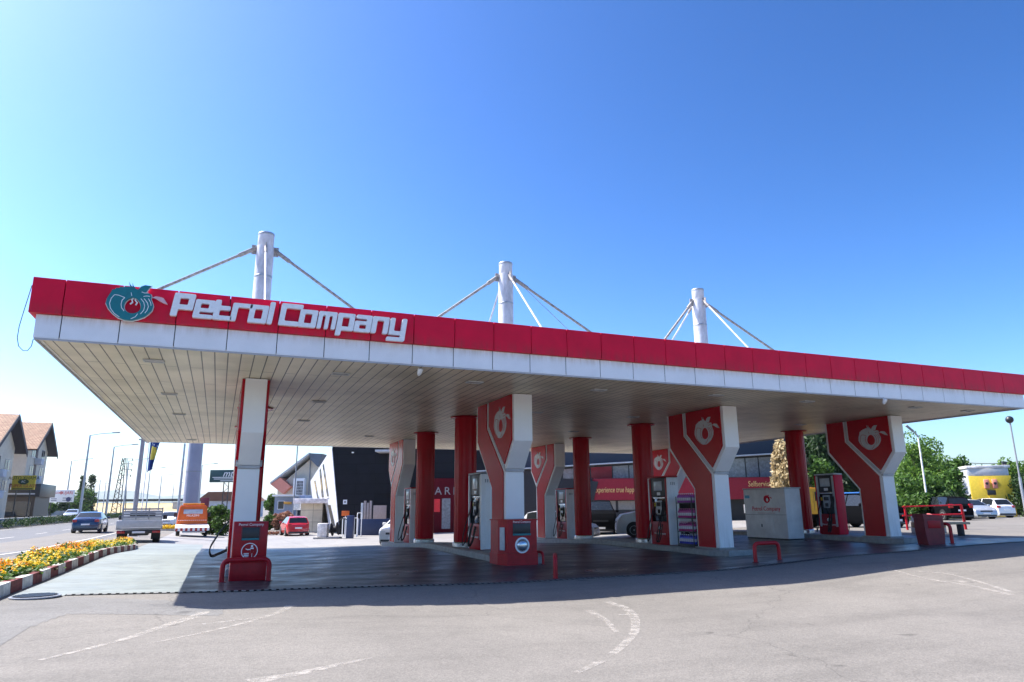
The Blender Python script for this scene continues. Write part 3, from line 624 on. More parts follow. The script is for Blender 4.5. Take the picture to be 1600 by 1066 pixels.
# ------------------------------------------------------------------ fuel pumps
def pump(lane, back, label, side, frm, lower, hoses=True, bulge=1):
    y = 30.4 if back else 21.0
    X = interp(y, [17.3, 22.7, 28.2, 32], LANE[lane]) - (.28 if lane == 2 and not back else 0); gz = isl_z(lane, y)
    t = thing('fuel_pump', label, 'fuel pump', (X, y, gz), 0, 'fuel pumps on the islands')
    hw, hl, H = .21, (.5 if lane == 3 else .6), 2.3
    boxo('base_cabinet', lower, t, -hw, hw, -hl+.06, hl-.06, 0, .78, .02)
    boxo('middle_housing', BLACKG, t, -hw+.05, hw-.05, -hl+.1, hl-.1, .785, 1.62, .015)
    boxo('display_head', DARK, t, -hw+.01, hw-.01, -hl+.075, hl-.075, 1.63, 2.28, .02)
    boxo('top_cap', frm, t, -hw-.02, hw+.02, -hl+.0, hl-.0, 2.285, H+.04, .02)
    for s in (-1, 1):
        a, b = sorted((s*(hl-.055), s*hl)); sp = boxo('side_panel', side, t, -hw-.015, hw+.015, a, b, .02, 2.28, .015)
        if side is not RED:
            bm = B()
            for q in range(3): box(bm, -.09+q*.07, -.055+q*.07, *sorted((s*(hl+.001), s*(hl+.004))), 2.02, 2.12)
            mesh('vent_slots', bm, GREY, sp)
    for s in (-1, 1):                                   # both faces carry screen, keypad and nozzles
        a, b = sorted((s*(hw-.008), s*(hw+.006)))
        sc_ = boxo('screen', SCREEN, t, a, b, -.24, .24, 1.84, 2.16, .01)
        boxo('badge_strip', CHROME, t, *sorted((s*(hw-.05), s*(hw-.02))), -.36, .36, 1.56, 1.61, .005)
        boxo('control_panel', LGREY, t, *sorted((s*(hw-.052), s*(hw-.015))), -.16, .2, 1.02, 1.5, .02)
        bm = B(); box(bm, *sorted((s*(hw-.014), s*(hw-.008))), -.1, .14, 1.3, 1.44, .004); box(bm, *sorted((s*(hw-.014), s*(hw-.006))), -.06, .1, 1.06, 1.2, .004); mesh('keypad', bm, BLACKG, t)
        boxo('price_sticker', LETTER, t, *sorted((s*(hw-.008), s*(hw-.004))), -.12, .08, 1.68, 1.78, .002); boxo('warning_sticker', YELLOW, t, *sorted((s*(hw-.048), s*(hw-.045))), .24, .33, 1.3, 1.42, .001)
        for q in (-1, 1):
            pp = B(); box(pp, *sorted((s*(hw-.03), s*(hw+.01))), *sorted((q*(hl-.16), q*(hl-.062))), .3, 2.25, .01); mesh('post', pp, frm, t, True)
        emblem(t, frame((s*(hw+.002), 0, .55), (0, s, 0), (s, 0, 0)), .16, LETTER, RED, False, .004)
        text('lettering', 'Petrol Company', .1, LETTER, t, frame((s*(hw+.003), 0, .38), (0, s, 0), (s, 0, 0)), .004)
        for q in (-.36, -.26, .3):
            nz = B(); z0 = 1.0; xx = s*(hw+.03)
            tube(nz, roundpath([(xx, q, z0+.42), (xx, q, z0+.2), (xx+s*.05, q, z0+.02)], .05), .022, 8); box(nz, xx-.02, xx+.02, q-.03, q+.03, z0+.26, z0+.46, .01)
            nn = mesh('nozzle', nz, RUBBER if q < 0 else MAROON, t, True)
            if hoses and (s < 0 or bulge == 1):
                hp = [(xx, q, z0+.24), (xx+s*.16*bulge, q+.02-.3*(bulge-1), .75), (xx+s*.26*bulge, q+.05-.4*(bulge-1), .3), (xx+s*.24*bulge, q+.1-.3*(bulge-1), .06), (xx+s*.1, q+.14, .25), (xx-s*.0, q+.16, .7)]
                mesh('hose', tube(B(), roundpath(hp, .25, 6), .017, 8), RUBBER, nn, True)
    return t
pump(1, False, 'fuel pump with tall dark display and white end panel beside the wide red bin', WHITE, GREY, REDP)
pump(2, False, 'fuel pump with white end panel standing left of the bottle rack', WHITE, REDP, REDP)
pump(3, False, 'fuel pump with grey frame and red end panel at the right island', RED, LGREY, REDP)
pump(2, True, 'white ended fuel pump at the rear, left of the column at the slogan', WHITE, REDP, REDP)
pump(1, True, 'fuel pump at the rear hidden by a red column, in front of the letters', WHITE, REDP, REDP)
pump(0, False, 'fuel pump behind the head on pillar, only its black hoses showing', WHITE, GREY, REDP, True, 2.5)

# ------------------------------------------------------------------ bins, guard rails, rack
t = thing('litter_bin', 'red litter bin with a white round litter symbol in front of the head on pillar', 'bin', (.7, 16.35, g(.7, 16.2)), rad(0))
H = 1.2; bm = B(); box(bm, -.36, .36, -.3, .3, 0, .42, .012); box(bm, -.345, .345, -.28, .29, .425, H, .012); mesh('bin_body', bm, REDP, t, True)
boxo('opening', DARK, t, -.17, .17, -.30, -.279, .83, 1.08, .004)
bm = B(); box(bm, -.19, -.17, -.31, -.285, .81, 1.1, .003); box(bm, .17, .19, -.31, -.285, .81, 1.1, .003); box(bm, -.17, .17, -.31, -.285, 1.08, 1.1, .003); mesh('opening_frame', bm, MAROON, t)
boxo('tray', TEAL, t, -.17, .17, -.31, -.275, .82, .86, .006)
text('lettering', 'Petrol Company', .075, LETTER, t, frame((0, -.284, 1.14), (1, 0, 0), (0, -1, 0)), .004)
M = frame((0, -.284, .6), (1, 0, 0), (0, -1, 0)); circ = lambda r, n=40, cx=0, cy=0: [(cx+r*math.cos(2*math.pi*i/n), cy+r*math.sin(2*math.pi*i/n)) for i in range(n)]
sy = flat('litter_symbol', [circ(.165), circ(.15)], .006, LETTER, t, M)
flat('symbol_head', [circ(.022, 16, .045, .1)], .006, LETTER, sy, M)
flat('symbol_figure', [[(.015, .07), (.075, .07), (.085, .04), (.08, -.03), (.085, -.13), (.06, -.13), (.055, -.04), (.05, -.04), (.045, -.13), (.02, -.13), (.025, -.02), (.02, .045), (-.04, .04), (-.075, .055), (-.08, .04), (-.04, .022), (.02, .025)]], .006, LETTER, sy, M)
bm = B()
for a in range(4): box(bm, -.105+a*.025, -.093+a*.025, -.29, -.284, .48, .55)
box(bm, -.11, -.01, -.296, -.2905, .47, .48); box(bm, -.11, -.01, -.296, -.2905, .51, .52); box(bm, -.11, -.01, -.296, -.2905, .55, .56); mesh('symbol_basket', bm, LETTER, sy)
def guard(lb, p0, p1, h, r=.05):
    c = (Vector(p0)+Vector(p1))/2; t = thing('guard_rail', lb, 'guard rail', (c.x, c.y, g(c.x, c.y)), 0, 'red guard rails before the islands')
    P = [(p0[0]-c.x, p0[1]-c.y, g(*p0)-g(c.x, c.y)), (p0[0]-c.x, p0[1]-c.y, h), (p1[0]-c.x, p1[1]-c.y, h), (p1[0]-c.x, p1[1]-c.y, g(*p1)-g(c.x, c.y))]
    mesh('tube', tube(B(), roundpath(P, .14, 6), r, 12), REDP, t, True)
    for q in (P[0], P[3]): mesh('foot', lathe(B(), [(r+.04, 0), (r+.04, .012), (r+.005, .02)], 16, Matrix.Translation(q)), MAROON, t)
guard('red tubular guard rail in front of the litter bin with the round symbol', (.2, 15.85), (1.1, 15.85), .44)
guard('red tubular guard rail standing free, right of the bottle rack pillar', (12.95, 14.75), (13.75, 14.75), .46)
guard('red guard rail seen edge on as a single post, right of the wide bin', (6.98, 14.3), (7.33, 15.02), .46)
guard('red tubular guard rail just right of the wide red bin, low', (7.95, 17.0), (7.9, 17.6), .3, .035)
guard('red tubular guard rail beside the small maroon bin at the right', (20.8, 15.0), (20.55, 15.9), .62)
# wide bin
cx, cy = 7.3, 17.35; t = thing('waste_bin', 'wide red bin with a window side, round bowl and green tray below a pillar', 'bin', (cx, cy, g(cx, cy)-.01), 0)
a = [(-.5, -.02), (-.36, -.36), (.5, -.36), (.5, .55), (-.5, .55)]
bm = prism(B(), a, 'z', 0, .3); mesh('plinth', bm, REDP, t)
bm = prism(B(), [(x*.96, y*.95) for x, y in a], 'z', .303, 1.12); mesh('bin_body', bm, REDP, t)
mesh('top', prism(B(), [(x*1.0, y*1.0) for x, y in a], 'z', 1.123, 1.15), REDG, t)
boxo('opening', DARK, t, -.2, .3, -.352, -.335, .78, 1.05, .004)
boxo('tray', TEAL, t, -.2, .3, -.375, -.34, .74, .79, .006)
mesh('bowl_ring', lathe(B(), [(.2, 0), (.2, .02), (.16, .025), (.16, 0)], 32, frame((.06, -.342, .5), (1, 0, 0), (0, -1, 0))), LETTER, t, True)
mesh('bowl', lathe(B(), [(.155, 0), (.15, .03), (.11, .07), (.04, .09)], 28, frame((.06, -.34, .5), (1, 0, 0), (0, -1, 0))), CHROME, t, True)
text('lettering', 'Petrol Company', .075, LETTER, t, frame((.06, -.344, 1.085), (1, 0, 0), (0, -1, 0)), .004)
fn = Vector((-.34, -.14, 0)).normalized()
mesh('side_window', box(B(), -.09, .09, -.004, .012, .38, .95, .004, Matrix.Translation((-.435, -.19, 0)) @ Matrix.Rotation(math.atan2(fn.x, -fn.y), 4, 'Z')), SCREEN, t)
# small bin right
cx, cy = 20.35, 15.35; t = thing('small_bin', 'small maroon bin with sloping lid at the right end of the canopy', 'bin', (cx, cy, g(cx, cy)), -.35)
mesh('bin_body', prism(B(), [(-.26, 0), (.26, 0), (.3, .42), (.3, .8), (-.3, .8), (-.3, .42)], 'y', -.26, .26), MAROON, t)
mesh('lid', prism(B(), [(-.32, .803), (.32, .803), (.3, .86), (-.32, .93)], 'y', -.28, .28), MAROON, t)
boxo('flap', REDP, t, -.2, .2, -.275, -.262, .5, .72, .004)
# rack with bottles
ry = 19.55; X = LANE[2][0]-.02; gz = isl_z(2, ry); t = thing('bottle_rack', 'black wire rack of screen wash bottles between the pump and the forked pillar', 'rack', (X, ry, gz), 0)
SH = [.1, .5, .93, 1.42]; bm = B()
for sx in (-.3, .3):
    for sy_ in (-.42, .42): box(bm, sx-.012, sx+.012, sy_-.012, sy_+.012, 0, 1.62)
mesh('frame', bm, DARK, t)
for z in SH: boxo('shelf', DARK, t, -.31, .31, -.44, .44, z-.03, z, .004)
boxo('base_shelf', DARK, t, -.31, .31, -.44, .44, .0, .06, .004)
bc = [mat('blue_liquid', (.05, .06, .42), .1, var=.1, coat=.5), mat('magenta_liquid', (.42, .03, .16), .1, var=.1, coat=.5), mat('pink_liquid', (.48, .04, .22), .1, var=.1, coat=.5), mat('violet_liquid', (.36, .08, .36), .1, var=.1, coat=.5)]
lab = mat('bottle_label', (.55, .5, .55), .4, var=.3, scale=30)
names = ['blue', 'dark pink', 'bright pink', 'violet pink']; shelfw = ['lowest', 'second lowest', 'second highest', 'highest']
capm = mat('bottle_cap', (.5, .08, .2), .4); capb = mat('blue_cap', (.7, .72, .78), .4)
for r in range(4):
    root = None
    for k in range(8):
        for f_ in range(2):
            y = ry-.385+k*.11; x = X + (-.22 if f_ == 0 else .2)
            lb = f'{names[r]} screen wash bottle on the {shelfw[r]} shelf of the wire rack'
            if root is None:
                root = thing('bottle', lb, 'bottle', (x, y, gz+SH[r]), 0, f'{names[r]} bottles on the {shelfw[r]} rack shelf')
                mesh('container', lathe(B(), [(.045, 0), (.05, .015), (.05, .19), (.044, .215), (.02, .25), (.017, .27)], 14), bc[r], root, True)
                mesh('cap', lathe(B(), [(.02, .272), (.02, .3), (.016, .304)], 10), capb if r in (0, 3) else capm, root, True)
                mesh('label', lathe(B(), [(.0505, .07), (.0512, .075), (.0512, .15), (.0505, .155)], 14), lab, root, True)
            else: dup(root, (x, y, gz+SH[r]), 0, lb)
# storage box
X0, Y0 = 20.6, 21.5; gz = g(X0, Y0); t = thing('storage_box', 'tall white metal storage box with red emblem left of a red column', 'storage box', (X0, Y0, gz-.02), 0)
HB = 2.0; BW, BD = .8, 2.35; SBW = mat('storage_white', (.74, .75, .76), .45, var=.12, scale=2)
boxo('box_body', SBW, t, 0, BW, 0, BD, .08, HB, .015); boxo('base_frame', DARK, t, .03, BW-.03, .03, BD-.03, 0, .078)
boxo('lid', LGREY, t, -.03, BW+.03, -.03, BD+.03, HB+.003, HB+.05, .01)
boxo('seam', GREY, t, -.004, .0, .02, BD-.02, .98, .995); boxo('door', SBW, t, -.02, -.001, .75, 1.5, .25, .85, .006); boxo('handle', DARK, t, -.035, -.021, 1.35, 1.41, .5, .62, .004)
emblem(t, frame((-.003, 1.0, 1.58), (0, -1, 0), (-1, 0, 0)), .36, RED, SBW, False, .006)
text('lettering', 'Petrol Company', .24, RED, t, frame((-.004, 1.1, 1.22), (0, -1, 0), (-1, 0, 0)), .008)
boxo('blue_sticker', mat('sticker_blue', (.1, .4, .6), .4), t, -.004, -.001, 2.0, 2.28, 1.65, 1.77)
boxo('text_line', mat('faded_red', (.5, .3, .3), .5), t, -.004, -.001, .6, 1.6, 1.04, 1.06)
# drain
bm = B(); bm2 = B(); k = 0; x = -2.2
while x < 24.5:
    z = g(x, 14.08)
    box(bm, x, x+.075, 14.0, 14.15, z-.01, z+.012); x += .13
L = [[bm2.verts.new((xx, yy, g(xx, yy)+.009)) for yy in (13.98, 14.17)] for xx in [-2.22+.25*i for i in range(108)]]
for a, b in zip(L, L[1:]): bm2.faces.new((a[0], b[0], b[1], a[1]))
dr = tag(mesh('drain_channel', bm2, mat('drain_black', (.008, .008, .008), .95, spec=.02)), 'long slotted drain channel along the front of the forecourt', 'drain'); mesh('grating', bm, mat('grating_grey', (.2, .205, .2), .95, spec=.05), dr)
t = thing('manhole_cover', 'round dark iron manhole cover at the end of the striped kerb', 'manhole cover', (-2.6, 13.85, g(-2.6, 13.85)+.01))
mesh('rim', lathe(B(), [(.36, 0), (.36, .02), (.33, .024)], 40), GREY, t); bm = B()
lathe(bm, [(.32, .0), (.32, .026)], 40)
for q in range(-4, 5): box(bm, -math.sqrt(max(.01, .09-(q*.065)**2)), math.sqrt(max(.01, .09-(q*.065)**2)), q*.065-.015, q*.065+.015, .02, .036)
mesh('lid', bm, DARK, t)

# ------------------------------------------------------------------ plants
def leaves(rng, blobs, n, size, shell=.55, droop=0, wid=.32):
    V, F = [], []
    tot = sum(b[3]*b[4]*b[5] for b in blobs) ** 1.0
    for b in blobs:
        k = max(6, int(n*b[3]*b[4]*b[5]/tot)); c = np.array(b[:3]); r = np.array(b[3:6])
        d = rng.normal(size=(k, 3)); d /= np.linalg.norm(d, axis=1)[:, None]
        rr = shell + (1-shell)*rng.random(k)**.6; rr *= .86+.28*rng.random(k)
        P = c + d*r*rr[:, None]
        nrm = d + rng.normal(size=(k, 3))*.75; nrm /= np.linalg.norm(nrm, axis=1)[:, None]
        a = np.cross(nrm, rng.normal(size=(k, 3))); a = a*(1-droop) + (np.array([0, 0, -1.]) + d*.55)*droop; a /= np.linalg.norm(a, axis=1)[:, None]; bb = np.cross(nrm, a)
        s = size*(.6+.8*rng.random(k))[:, None]
        base = len(V)
        q = np.stack([P-a*s*.5, P-bb*s*wid+a*s*.1, P+a*s*.6, P+bb*s*wid+a*s*.1], 1).reshape(-1, 3)
        V.extend(map(tuple, q)); F.extend((base+4*i, base+4*i+1, base+4*i+2, base+4*i+3) for i in range(k))
    return V, F
def leafmesh(name, VF, mt, parent=None):
    me = bpy.data.meshes.new(name); me.from_pydata(VF[0], [], VF[1]); me.materials.append(mt)
    return link(bpy.data.objects.new(name, me), parent)
def crown_blobs(rng, w, h, z0, n, shape='round'):
    out = []
    for i in range(n):
        u = rng.random(); z = z0 + h*u
        if shape == 'cone': rad_ = w/2*(1-u*.85)+.15
        elif shape == 'column': rad_ = w/2*math.sin(math.pi*min(.95, u*.9+.12))**.5
        else: rad_ = w/2*math.sqrt(max(.05, 1-(2*u-1)**2*.8))
        a = rng.random()*2*math.pi; q = rad_*rng.random()**.5*.85
        s = (w*.16+h*.05 if shape != 'column' else w*.3)*(.6+.8*rng.random())
        out.append((q*math.cos(a), q*math.sin(a), z, s, s, s*.8))
    return out
def tree(name, label, p, w, h, trunk, mt, seed, n=2600, leaf=.3, nb=26, shape='round', cat='tree', group=None):
    rng = np.random.default_rng(seed); t = thing(name, label, cat, (p.x, p.y, p.z), 0, group)
    z0 = trunk; bl = crown_blobs(rng, w, h-z0, z0, nb, shape)
    r0 = max(.03, h*.018)
    tk = B(); tube(tk, [(0, 0, -.3), (.02*h*rng.normal()*.3, 0, z0+.3), (0, .02*h*rng.normal()*.3, z0+(h-z0)*.7)], r0, 8, r0*.35)
    for b in bl[::3]: tube(tk, [(0, 0, min(b[2]*.8, z0+(h-z0)*.5)), (b[0]*.5, b[1]*.5, b[2]*.93), b[:3]], r0*.35, 5, r0*.1)
    mesh('trunk' if cat == 'tree' else 'stems', tk, BARK, t, True)
    leafmesh('crown' if cat == 'tree' else 'foliage', leaves(rng, bl, n, leaf), mt, t)
    return t
def ground_hit(px, py):
    d = ray(px, py); lo, hi = 3.0, 400.0; k = d.dot(HEAD)
    for _ in range(60):
        mid = (lo+hi)/2; p = EYE + d*(mid/k)
        if p.z > g(p.x, p.y): lo = mid
        else: hi = mid
    return EYE + d*(lo/k)
def on_ground(px, D):                   # the ground below a direction at a given distance
    p = at(px, 790, D); return Vector((p.x, p.y, g(p.x, p.y)))
def plant_at(name, label, px, ptop, pw, D, mt, seed, cat='tree', trunk=.25, **kw):
    p = on_ground(px, D); k = D/FPX*1.05
    top = at(px, ptop, D); h = max(.5, top.z - p.z)
    return tree(name, label, p, pw*k, h, h*trunk, mt, seed, cat=cat, **kw)
# flower bed with striped kerb
KX = lambda y: interp(y, [8, 14, 20, 27, 33, 37], [-3.15, -3.1, -3.12, -3.08, -2.95, -3.3]); KL = lambda y: interp(y, [8, 20, 30, 34, 38], [-4.45, -4.5, -4.8, -4.5, -3.6])
bms = [B(), B()]; y = 9.0; k = 0; W = .17
while y < 37:
    y1 = min(37, y+.8); bm = bms[k % 2]
    xa, xb = KX(y+.012), KX(y1-.012); za, zb = g(xa, y), g(xb, y1)
    for (A, zt) in ((0, .2),):
        pts = [(xa-W, y+.012, za-.05), (xa, y+.012, za-.05), (xb, y1-.012, zb-.05), (xb-W, y1-.012, zb-.05)]
        tp = [(xa-W, y+.012, za+zt), (xa-.02, y+.012, za+zt), (xb-.02, y1-.012, zb+zt), (xb-W, y1-.012, zb+zt)]
        v = [bm.verts.new(q) for q in pts+tp]
        for q in ((4, 5, 6, 7), (0, 1, 5, 4), (1, 2, 6, 5), (2, 3, 7, 6), (3, 0, 4, 7)): bm.faces.new([v[i] for i in q])
    y = y1; k += 1
KRED = mat('kerb_red_paint', (.17, .03, .03), .75, var=.4, scale=7, detail=8); KWH = mat('kerb_white_paint', (.55, .54, .5), .75, var=.3, scale=6, detail=8, col2=(.62, .61, .58))
kb = struct(mesh('kerb', bms[0], KWH), 'red and white striped kerb along the flower bed', 'kerb')
k2 = mesh('red_stripes', bms[1], KRED, kb)
bm = B(); L = []
for y in [8+.5*i for i in range(60)]:
    if y > 37.3: break
    L.append([bm.verts.new((x, y, g(x, y)+.12)) for x in (KX(y)-W+.01, (KX(y)+KL(y))/2, KL(y))])
for a, b in zip(L, L[1:]):
    for q in (0, 1): bm.faces.new((a[q], a[q+1], b[q+1], b[q]))
struct(mesh('flower_bed_soil', bm, SOIL), 'dark soil of the long flower bed', 'soil')
bm = B()
for y in [8+.8*i for i in range(37)]:
    y1 = min(y+.79, 37.2)
    v = [bm.verts.new((x, yy, g(x, yy)+z)) for (x, yy) in ((KL(y)-.15, y), (KL(y), y), (KL(y1), y1), (KL(y1)-.15, y1)) for z in (-.05, .15)]
    for q in ((1, 3, 5, 7), (0, 1, 7, 6), (2, 4, 5, 3), (0, 2, 3, 1), (6, 7, 5, 4)): bm.faces.new([v[i] for i in q])
bmesh.ops.recalc_face_normals(bm, faces=bm.faces); struct(mesh('road_kerb', bm, KERBC), 'plain concrete kerb on the road side of the flower bed', 'kerb')
rng = np.random.default_rng(5)
V = [[], [], []]; F = [[], [], []]
def leafquad(s, P, nrm, size):
    a = np.cross(nrm, rng.normal(size=3)); a /= np.linalg.norm(a)+1e-9; b = np.cross(nrm, a); b /= np.linalg.norm(b)+1e-9
    i = len(V[s]); V[s] += [tuple(P-a*size*.5), tuple(P-b*size*.35), tuple(P+a*size*.5), tuple(P+b*size*.35)]; F[s].append((i, i+1, i+2, i+3))
for i in range(4600):
    y = 8.5 + 28.3*rng.random(); x = KX(y)-W + (KL(y)+.1-KX(y)+W)*rng.random(); z = g(x, y)+.12
    h = .09+.12*rng.random() + .06*math.sin(y*1.3+x*2); n2 = 4 if y < 24 else 2
    for k in range(n2+2):
        P = np.array([x, y, z]) + np.array([rng.normal()*.08, rng.normal()*.08, h*rng.random()]); leafquad(0, P, np.array([rng.normal()*.6, rng.normal()*.6, 1]), .1)
    side = (x-KL(y))/(KX(y)-KL(y)); pat = math.sin(y*.55)+.7*math.sin(x*2.1+y*.2)+rng.normal()*.5
    if rng.random() < .45:
        s = 1 if (pat > .25 and side < .8) else 2
        c = np.array([x, y, z+h+.03])
        for k in range(5 if y < 26 else 3): leafquad(s, c+rng.normal(size=3)*.017, np.array([rng.normal()*.7, rng.normal()*.7, 1]), .052)
me_ = []
for s, (nm, mt, lb) in enumerate([('flower_leaves', LEAFG, 'green leaves of the bedding plants'), ('orange_flowers', FLOR, 'orange marigold flowers massed in the bed'), ('yellow_flowers', FLYE, 'yellow marigold flowers massed in the bed')]):
    o = leafmesh(nm, (V[s], F[s]), mt); tag(o, lb, 'flowers', None, 'stuff')

# ------------------------------------------------------------------ vehicles
STY = dict(
 hatch=dict(top=[(0, .40), (.012, .58), (.04, .645), (.13, .94), (.2, .985), (.42, 1), (.55, .96), (.76, .665), (.95, .53), (.99, .43), (1, .3)], rear=(.045, .125), front=(.56, .755), side=(.13, .70), belt=.64, wx=(.17, .81)),
 sedan=dict(top=[(0, .40), (.01, .6), (.03, .67), (.15, .705), (.19, .725), (.33, .965), (.42, 1), (.54, .985), (.60, .94), (.78, .675), (.95, .55), (.99, .45), (1, .3)], rear=(.20, .325), front=(.605, .775), side=(.24, .73), belt=.665, wx=(.2, .81)),
 suv=dict(top=[(0, .40), (.01, .6), (.03, .655), (.085, .94), (.15, .985), (.5, 1), (.6, .96), (.74, .69), (.94, .60), (.99, .46), (1, .3)], rear=(.035, .08), front=(.605, .735), side=(.09, .70), belt=.64, wx=(.18, .81)))
def car(name, label, p, head, L, W, H, paint, sty, cat='car', group=None, open_door=False):
    S = STY[sty]; t = thing(name, label, cat, (p.x, p.y, p.z), rad(head), group)
    key = [q[0] for q in S['top']] + [S['rear'][0], S['rear'][1], S['front'][0], S['front'][1], S['side'][0], S['side'][1], .40, .42]
    xs_ = sorted(set(round(k_, 4) for k_ in key + [i/24 for i in range(25)])); zb = .19
    def ztop(x):
        T = S['top']
        for (a, za), (b, zb2) in zip(T, T[1:]):
            if a <= x <= b: return H*(za+(zb2-za)*(x-a)/(b-a))
    bm = B(); parts = {k_: ([], []) for k_ in ('body', 'windscreen', 'rear_window', 'side_l', 'side_r')}
    rings = []
    for x in xs_:
        zt = ztop(x); e = max(0, (abs(2*x-1)-.78)/.22); hw = W/2*(1-.14*e*e); belt = min(S['belt']*H, zt-.035)
        up = max(0, zt-belt-.035); yr = hw*.965 - up*.42 - .02
        z3 = min(.44*H, zt-.08); z2 = min(zb+.14, z3-.02)
        prof = [(0, zb), (hw*.9, zb), (hw*.985, z2), (hw, z3), (hw*.97, belt), (yr, zt-.02), (yr*.9, zt), (0, zt+.02)]
        rings.append([((x-.5)*L, yy, zz) for yy, zz in prof])
    def add(part, q):
        v, f = parts[part]; i = len(v); v += q; f.append((i, i+1, i+2, i+3))
    for i in range(len(xs_)-1):
        xm = (xs_[i]+xs_[i+1])/2; up = ztop(xm)/H - S['belt']
        for j in range(7):
            for sgn in (1, -1):
                a, b, c, d = rings[i][j], rings[i+1][j], rings[i+1][j+1], rings[i][j+1]
                q = [(x, y*sgn, z) for x, y, z in ((a, b, c, d) if sgn < 0 else (d, c, b, a))]
                part = 'body'
                if j == 4 and S['side'][0] < xm < S['side'][1] and up > .07 and not .40 <= xm <= .42: part = 'side_l' if sgn > 0 else 'side_r'
                if j == 6 and S['front'][0] < xm < S['front'][1]: part = 'windscreen'
                if j == 6 and S['rear'][0] < xm < S['rear'][1]: part = 'rear_window'
                add(part, q)
    for end in (0, -1):
        r = rings[end]; loop = [(x, y, z) for x, y, z in r] + [(x, -y, z) for x, y, z in r[::-1]]
        v, f = parts['body']; i = len(v); v += loop; f.append(tuple(range(i, i+len(loop))))
    for k_, (v, f) in parts.items():
        me = bpy.data.meshes.new(k_); me.from_pydata(v, [], f); me.materials.append(paint if k_ == 'body' else GLASS)
        b2 = bmesh.new(); b2.from_mesh(me); bmesh.ops.remove_doubles(b2, verts=b2.verts, dist=.0005); bmesh.ops.recalc_face_normals(b2, faces=b2.faces)
        b2.to_mesh(me); b2.free()
        for p_ in me.polygons: p_.use_smooth = True
        try: me.set_sharp_from_angle(angle=rad(32))
        except Exception: pass
        link(bpy.data.objects.new('side_window' if k_.startswith('side') else k_, me), t)
    rw = min(.34, H*.215)
    for wx in S['wx']:
        for s in (1, -1):
            x = (wx-.5)*L; Y = s*(W/2-.19)
            Mx = Matrix.Translation((x, Y, rw)) @ Matrix.Rotation(-s*rad(90), 4, 'X')
            mesh('wheel_arch', lathe(B(), [(rw*1.14, -.02), (rw*1.14, .194)], 24, Matrix.Translation((x, Y, rw+.03)) @ Matrix.Rotation(-s*rad(90), 4, 'X')), RUBBER, t)
            wh = mesh('wheel', lathe(B(), [(rw*.6, 0), (rw*.94, .01), (rw, .05), (rw, .17), (rw*.94, .21), (rw*.68, .212)], 24, Mx), RUBBER, t, True)
            bm = lathe(B(), [(rw*.66, .1), (rw*.66, .213), (rw*.6, .216), (rw*.56, .195), (rw*.15, .205), (rw*.12, .214)], 24, Mx)
            rim = mesh('rim', bm, STEEL, wh, True); sl = B()
            for a in range(5):
                box(sl, rw*.2, rw*.52, -rw*.09, rw*.09, .19, .207, 0, Mx @ Matrix.Rotation(2*math.pi*a/5+.3, 4, 'Z'))
            mesh('rim_opening', sl, DARK, rim)
    xr, xf = -L/2, L/2
    for s in (1, -1):
        tz = .56*H if sty != 'sedan' else .58*H
        boxo('tail_light', TAIL, t, xr+.01, xr+.17, *sorted((s*W*.30, s*(W*.455))), tz-.08, tz+(.10 if sty != 'suv' else .2), .03)
        boxo('headlight', HEADL, t, xf-.3, xf-.055, *sorted((s*W*.27, s*(W*.44))), .43*H-.05, .43*H+.06, .03)
        boxo('mirror', paint, t, (S['front'][1]-.5)*L-.3, (S['front'][1]-.5)*L-.16, *sorted((s*(W/2-.02), s*(W/2+.17))), S['belt']*H-.02, S['belt']*H+.13, .04)
        boxo('door_handle', CHROME, t, -.14*L, -.10*L, *sorted((s*(W/2-.015), s*(W/2+.012))), .57*H, .59*H, .005)
    boxo('bumper', DARK, t, xr-.02, xr+.22, -W*.42, W*.42, .2, .36, .04); boxo('front_bumper', DARK, t, xf-.22, xf+.01, -W*.40, W*.40, .2, .33, .04)
    boxo('number_plate', LETTER, t, xr-.035, xr-.0, -.26, .26, .38*H, .38*H+.11, .005); boxo('number_plate', LETTER, t, xf-.02, xf+.022, -.26, .26, .34, .45, .005)
    boxo('grille', DARK, t, xf-.05, xf+.006, -W*.24, W*.24, .39*H-.04, .39*H+.06, .01)
    return t
TAIL = mat('tail_light_red', (.4, .01, .012), .15, var=.1, coat=.5); HEADL = mat('headlight_glass', (.6, .62, .66), .08, var=.1, coat=.6)
CGR = mat('greyed_white_paint', (.66, .66, .68), .3, var=.06, coat=.3); CB = mat('navy_car_paint', (.015, .03, .09), .22, var=.05, coat=.7); CRD = mat('red_car_paint', (.5, .012, .02), .25, var=.05, coat=.7); CW = mat('white_car_paint', (.72, .73, .75), .25, var=.04, coat=.6)
CSI = mat('silver_car_paint', (.45, .48, .53), .25, metal=.4, var=.05, coat=.6); CDK = mat('black_car_paint', (.006, .0065, .008), .9, var=.05, spec=.0); CBL = mat('blue_car_paint', (.02, .12, .38), .22, var=.05, coat=.7)
C2 = lambda px, D: on_ground(px, D)
def sized(px0, pyt, pyb, H):            # stand where a thing of height H looks as tall as it does in the photograph
    a, b = ray(px0, pyt), ray(px0, pyb); p = EYE + b*(H/(a.z-b.z)); return Vector((p.x, p.y, g(p.x, p.y)))
car('parked_car', 'navy blue saloon car driving away on the highway beyond the flower bed', ground_hit(140, 832), 90, 4.6, 1.8, 1.45, CB, 'sedan')
car('parked_car', 'red hatchback seen from behind, parked at the low cream wall', sized(459, 810, 840, 1.47), 93, 4.1, 1.75, 1.47, CRD, 'hatch')
car('parked_car', 'pale car half hidden by the roadside hedge, far left on the opposite carriageway', Vector((*on_ground(115, 104).xy, .05)), 272, 4.4, 1.75, 1.45, CSI, 'sedan')
car('parked_car', 'white car coming along between the flatbed truck and the orange van', on_ground(268, 72), 262, 4.3, 1.75, 1.5, CW, 'hatch')
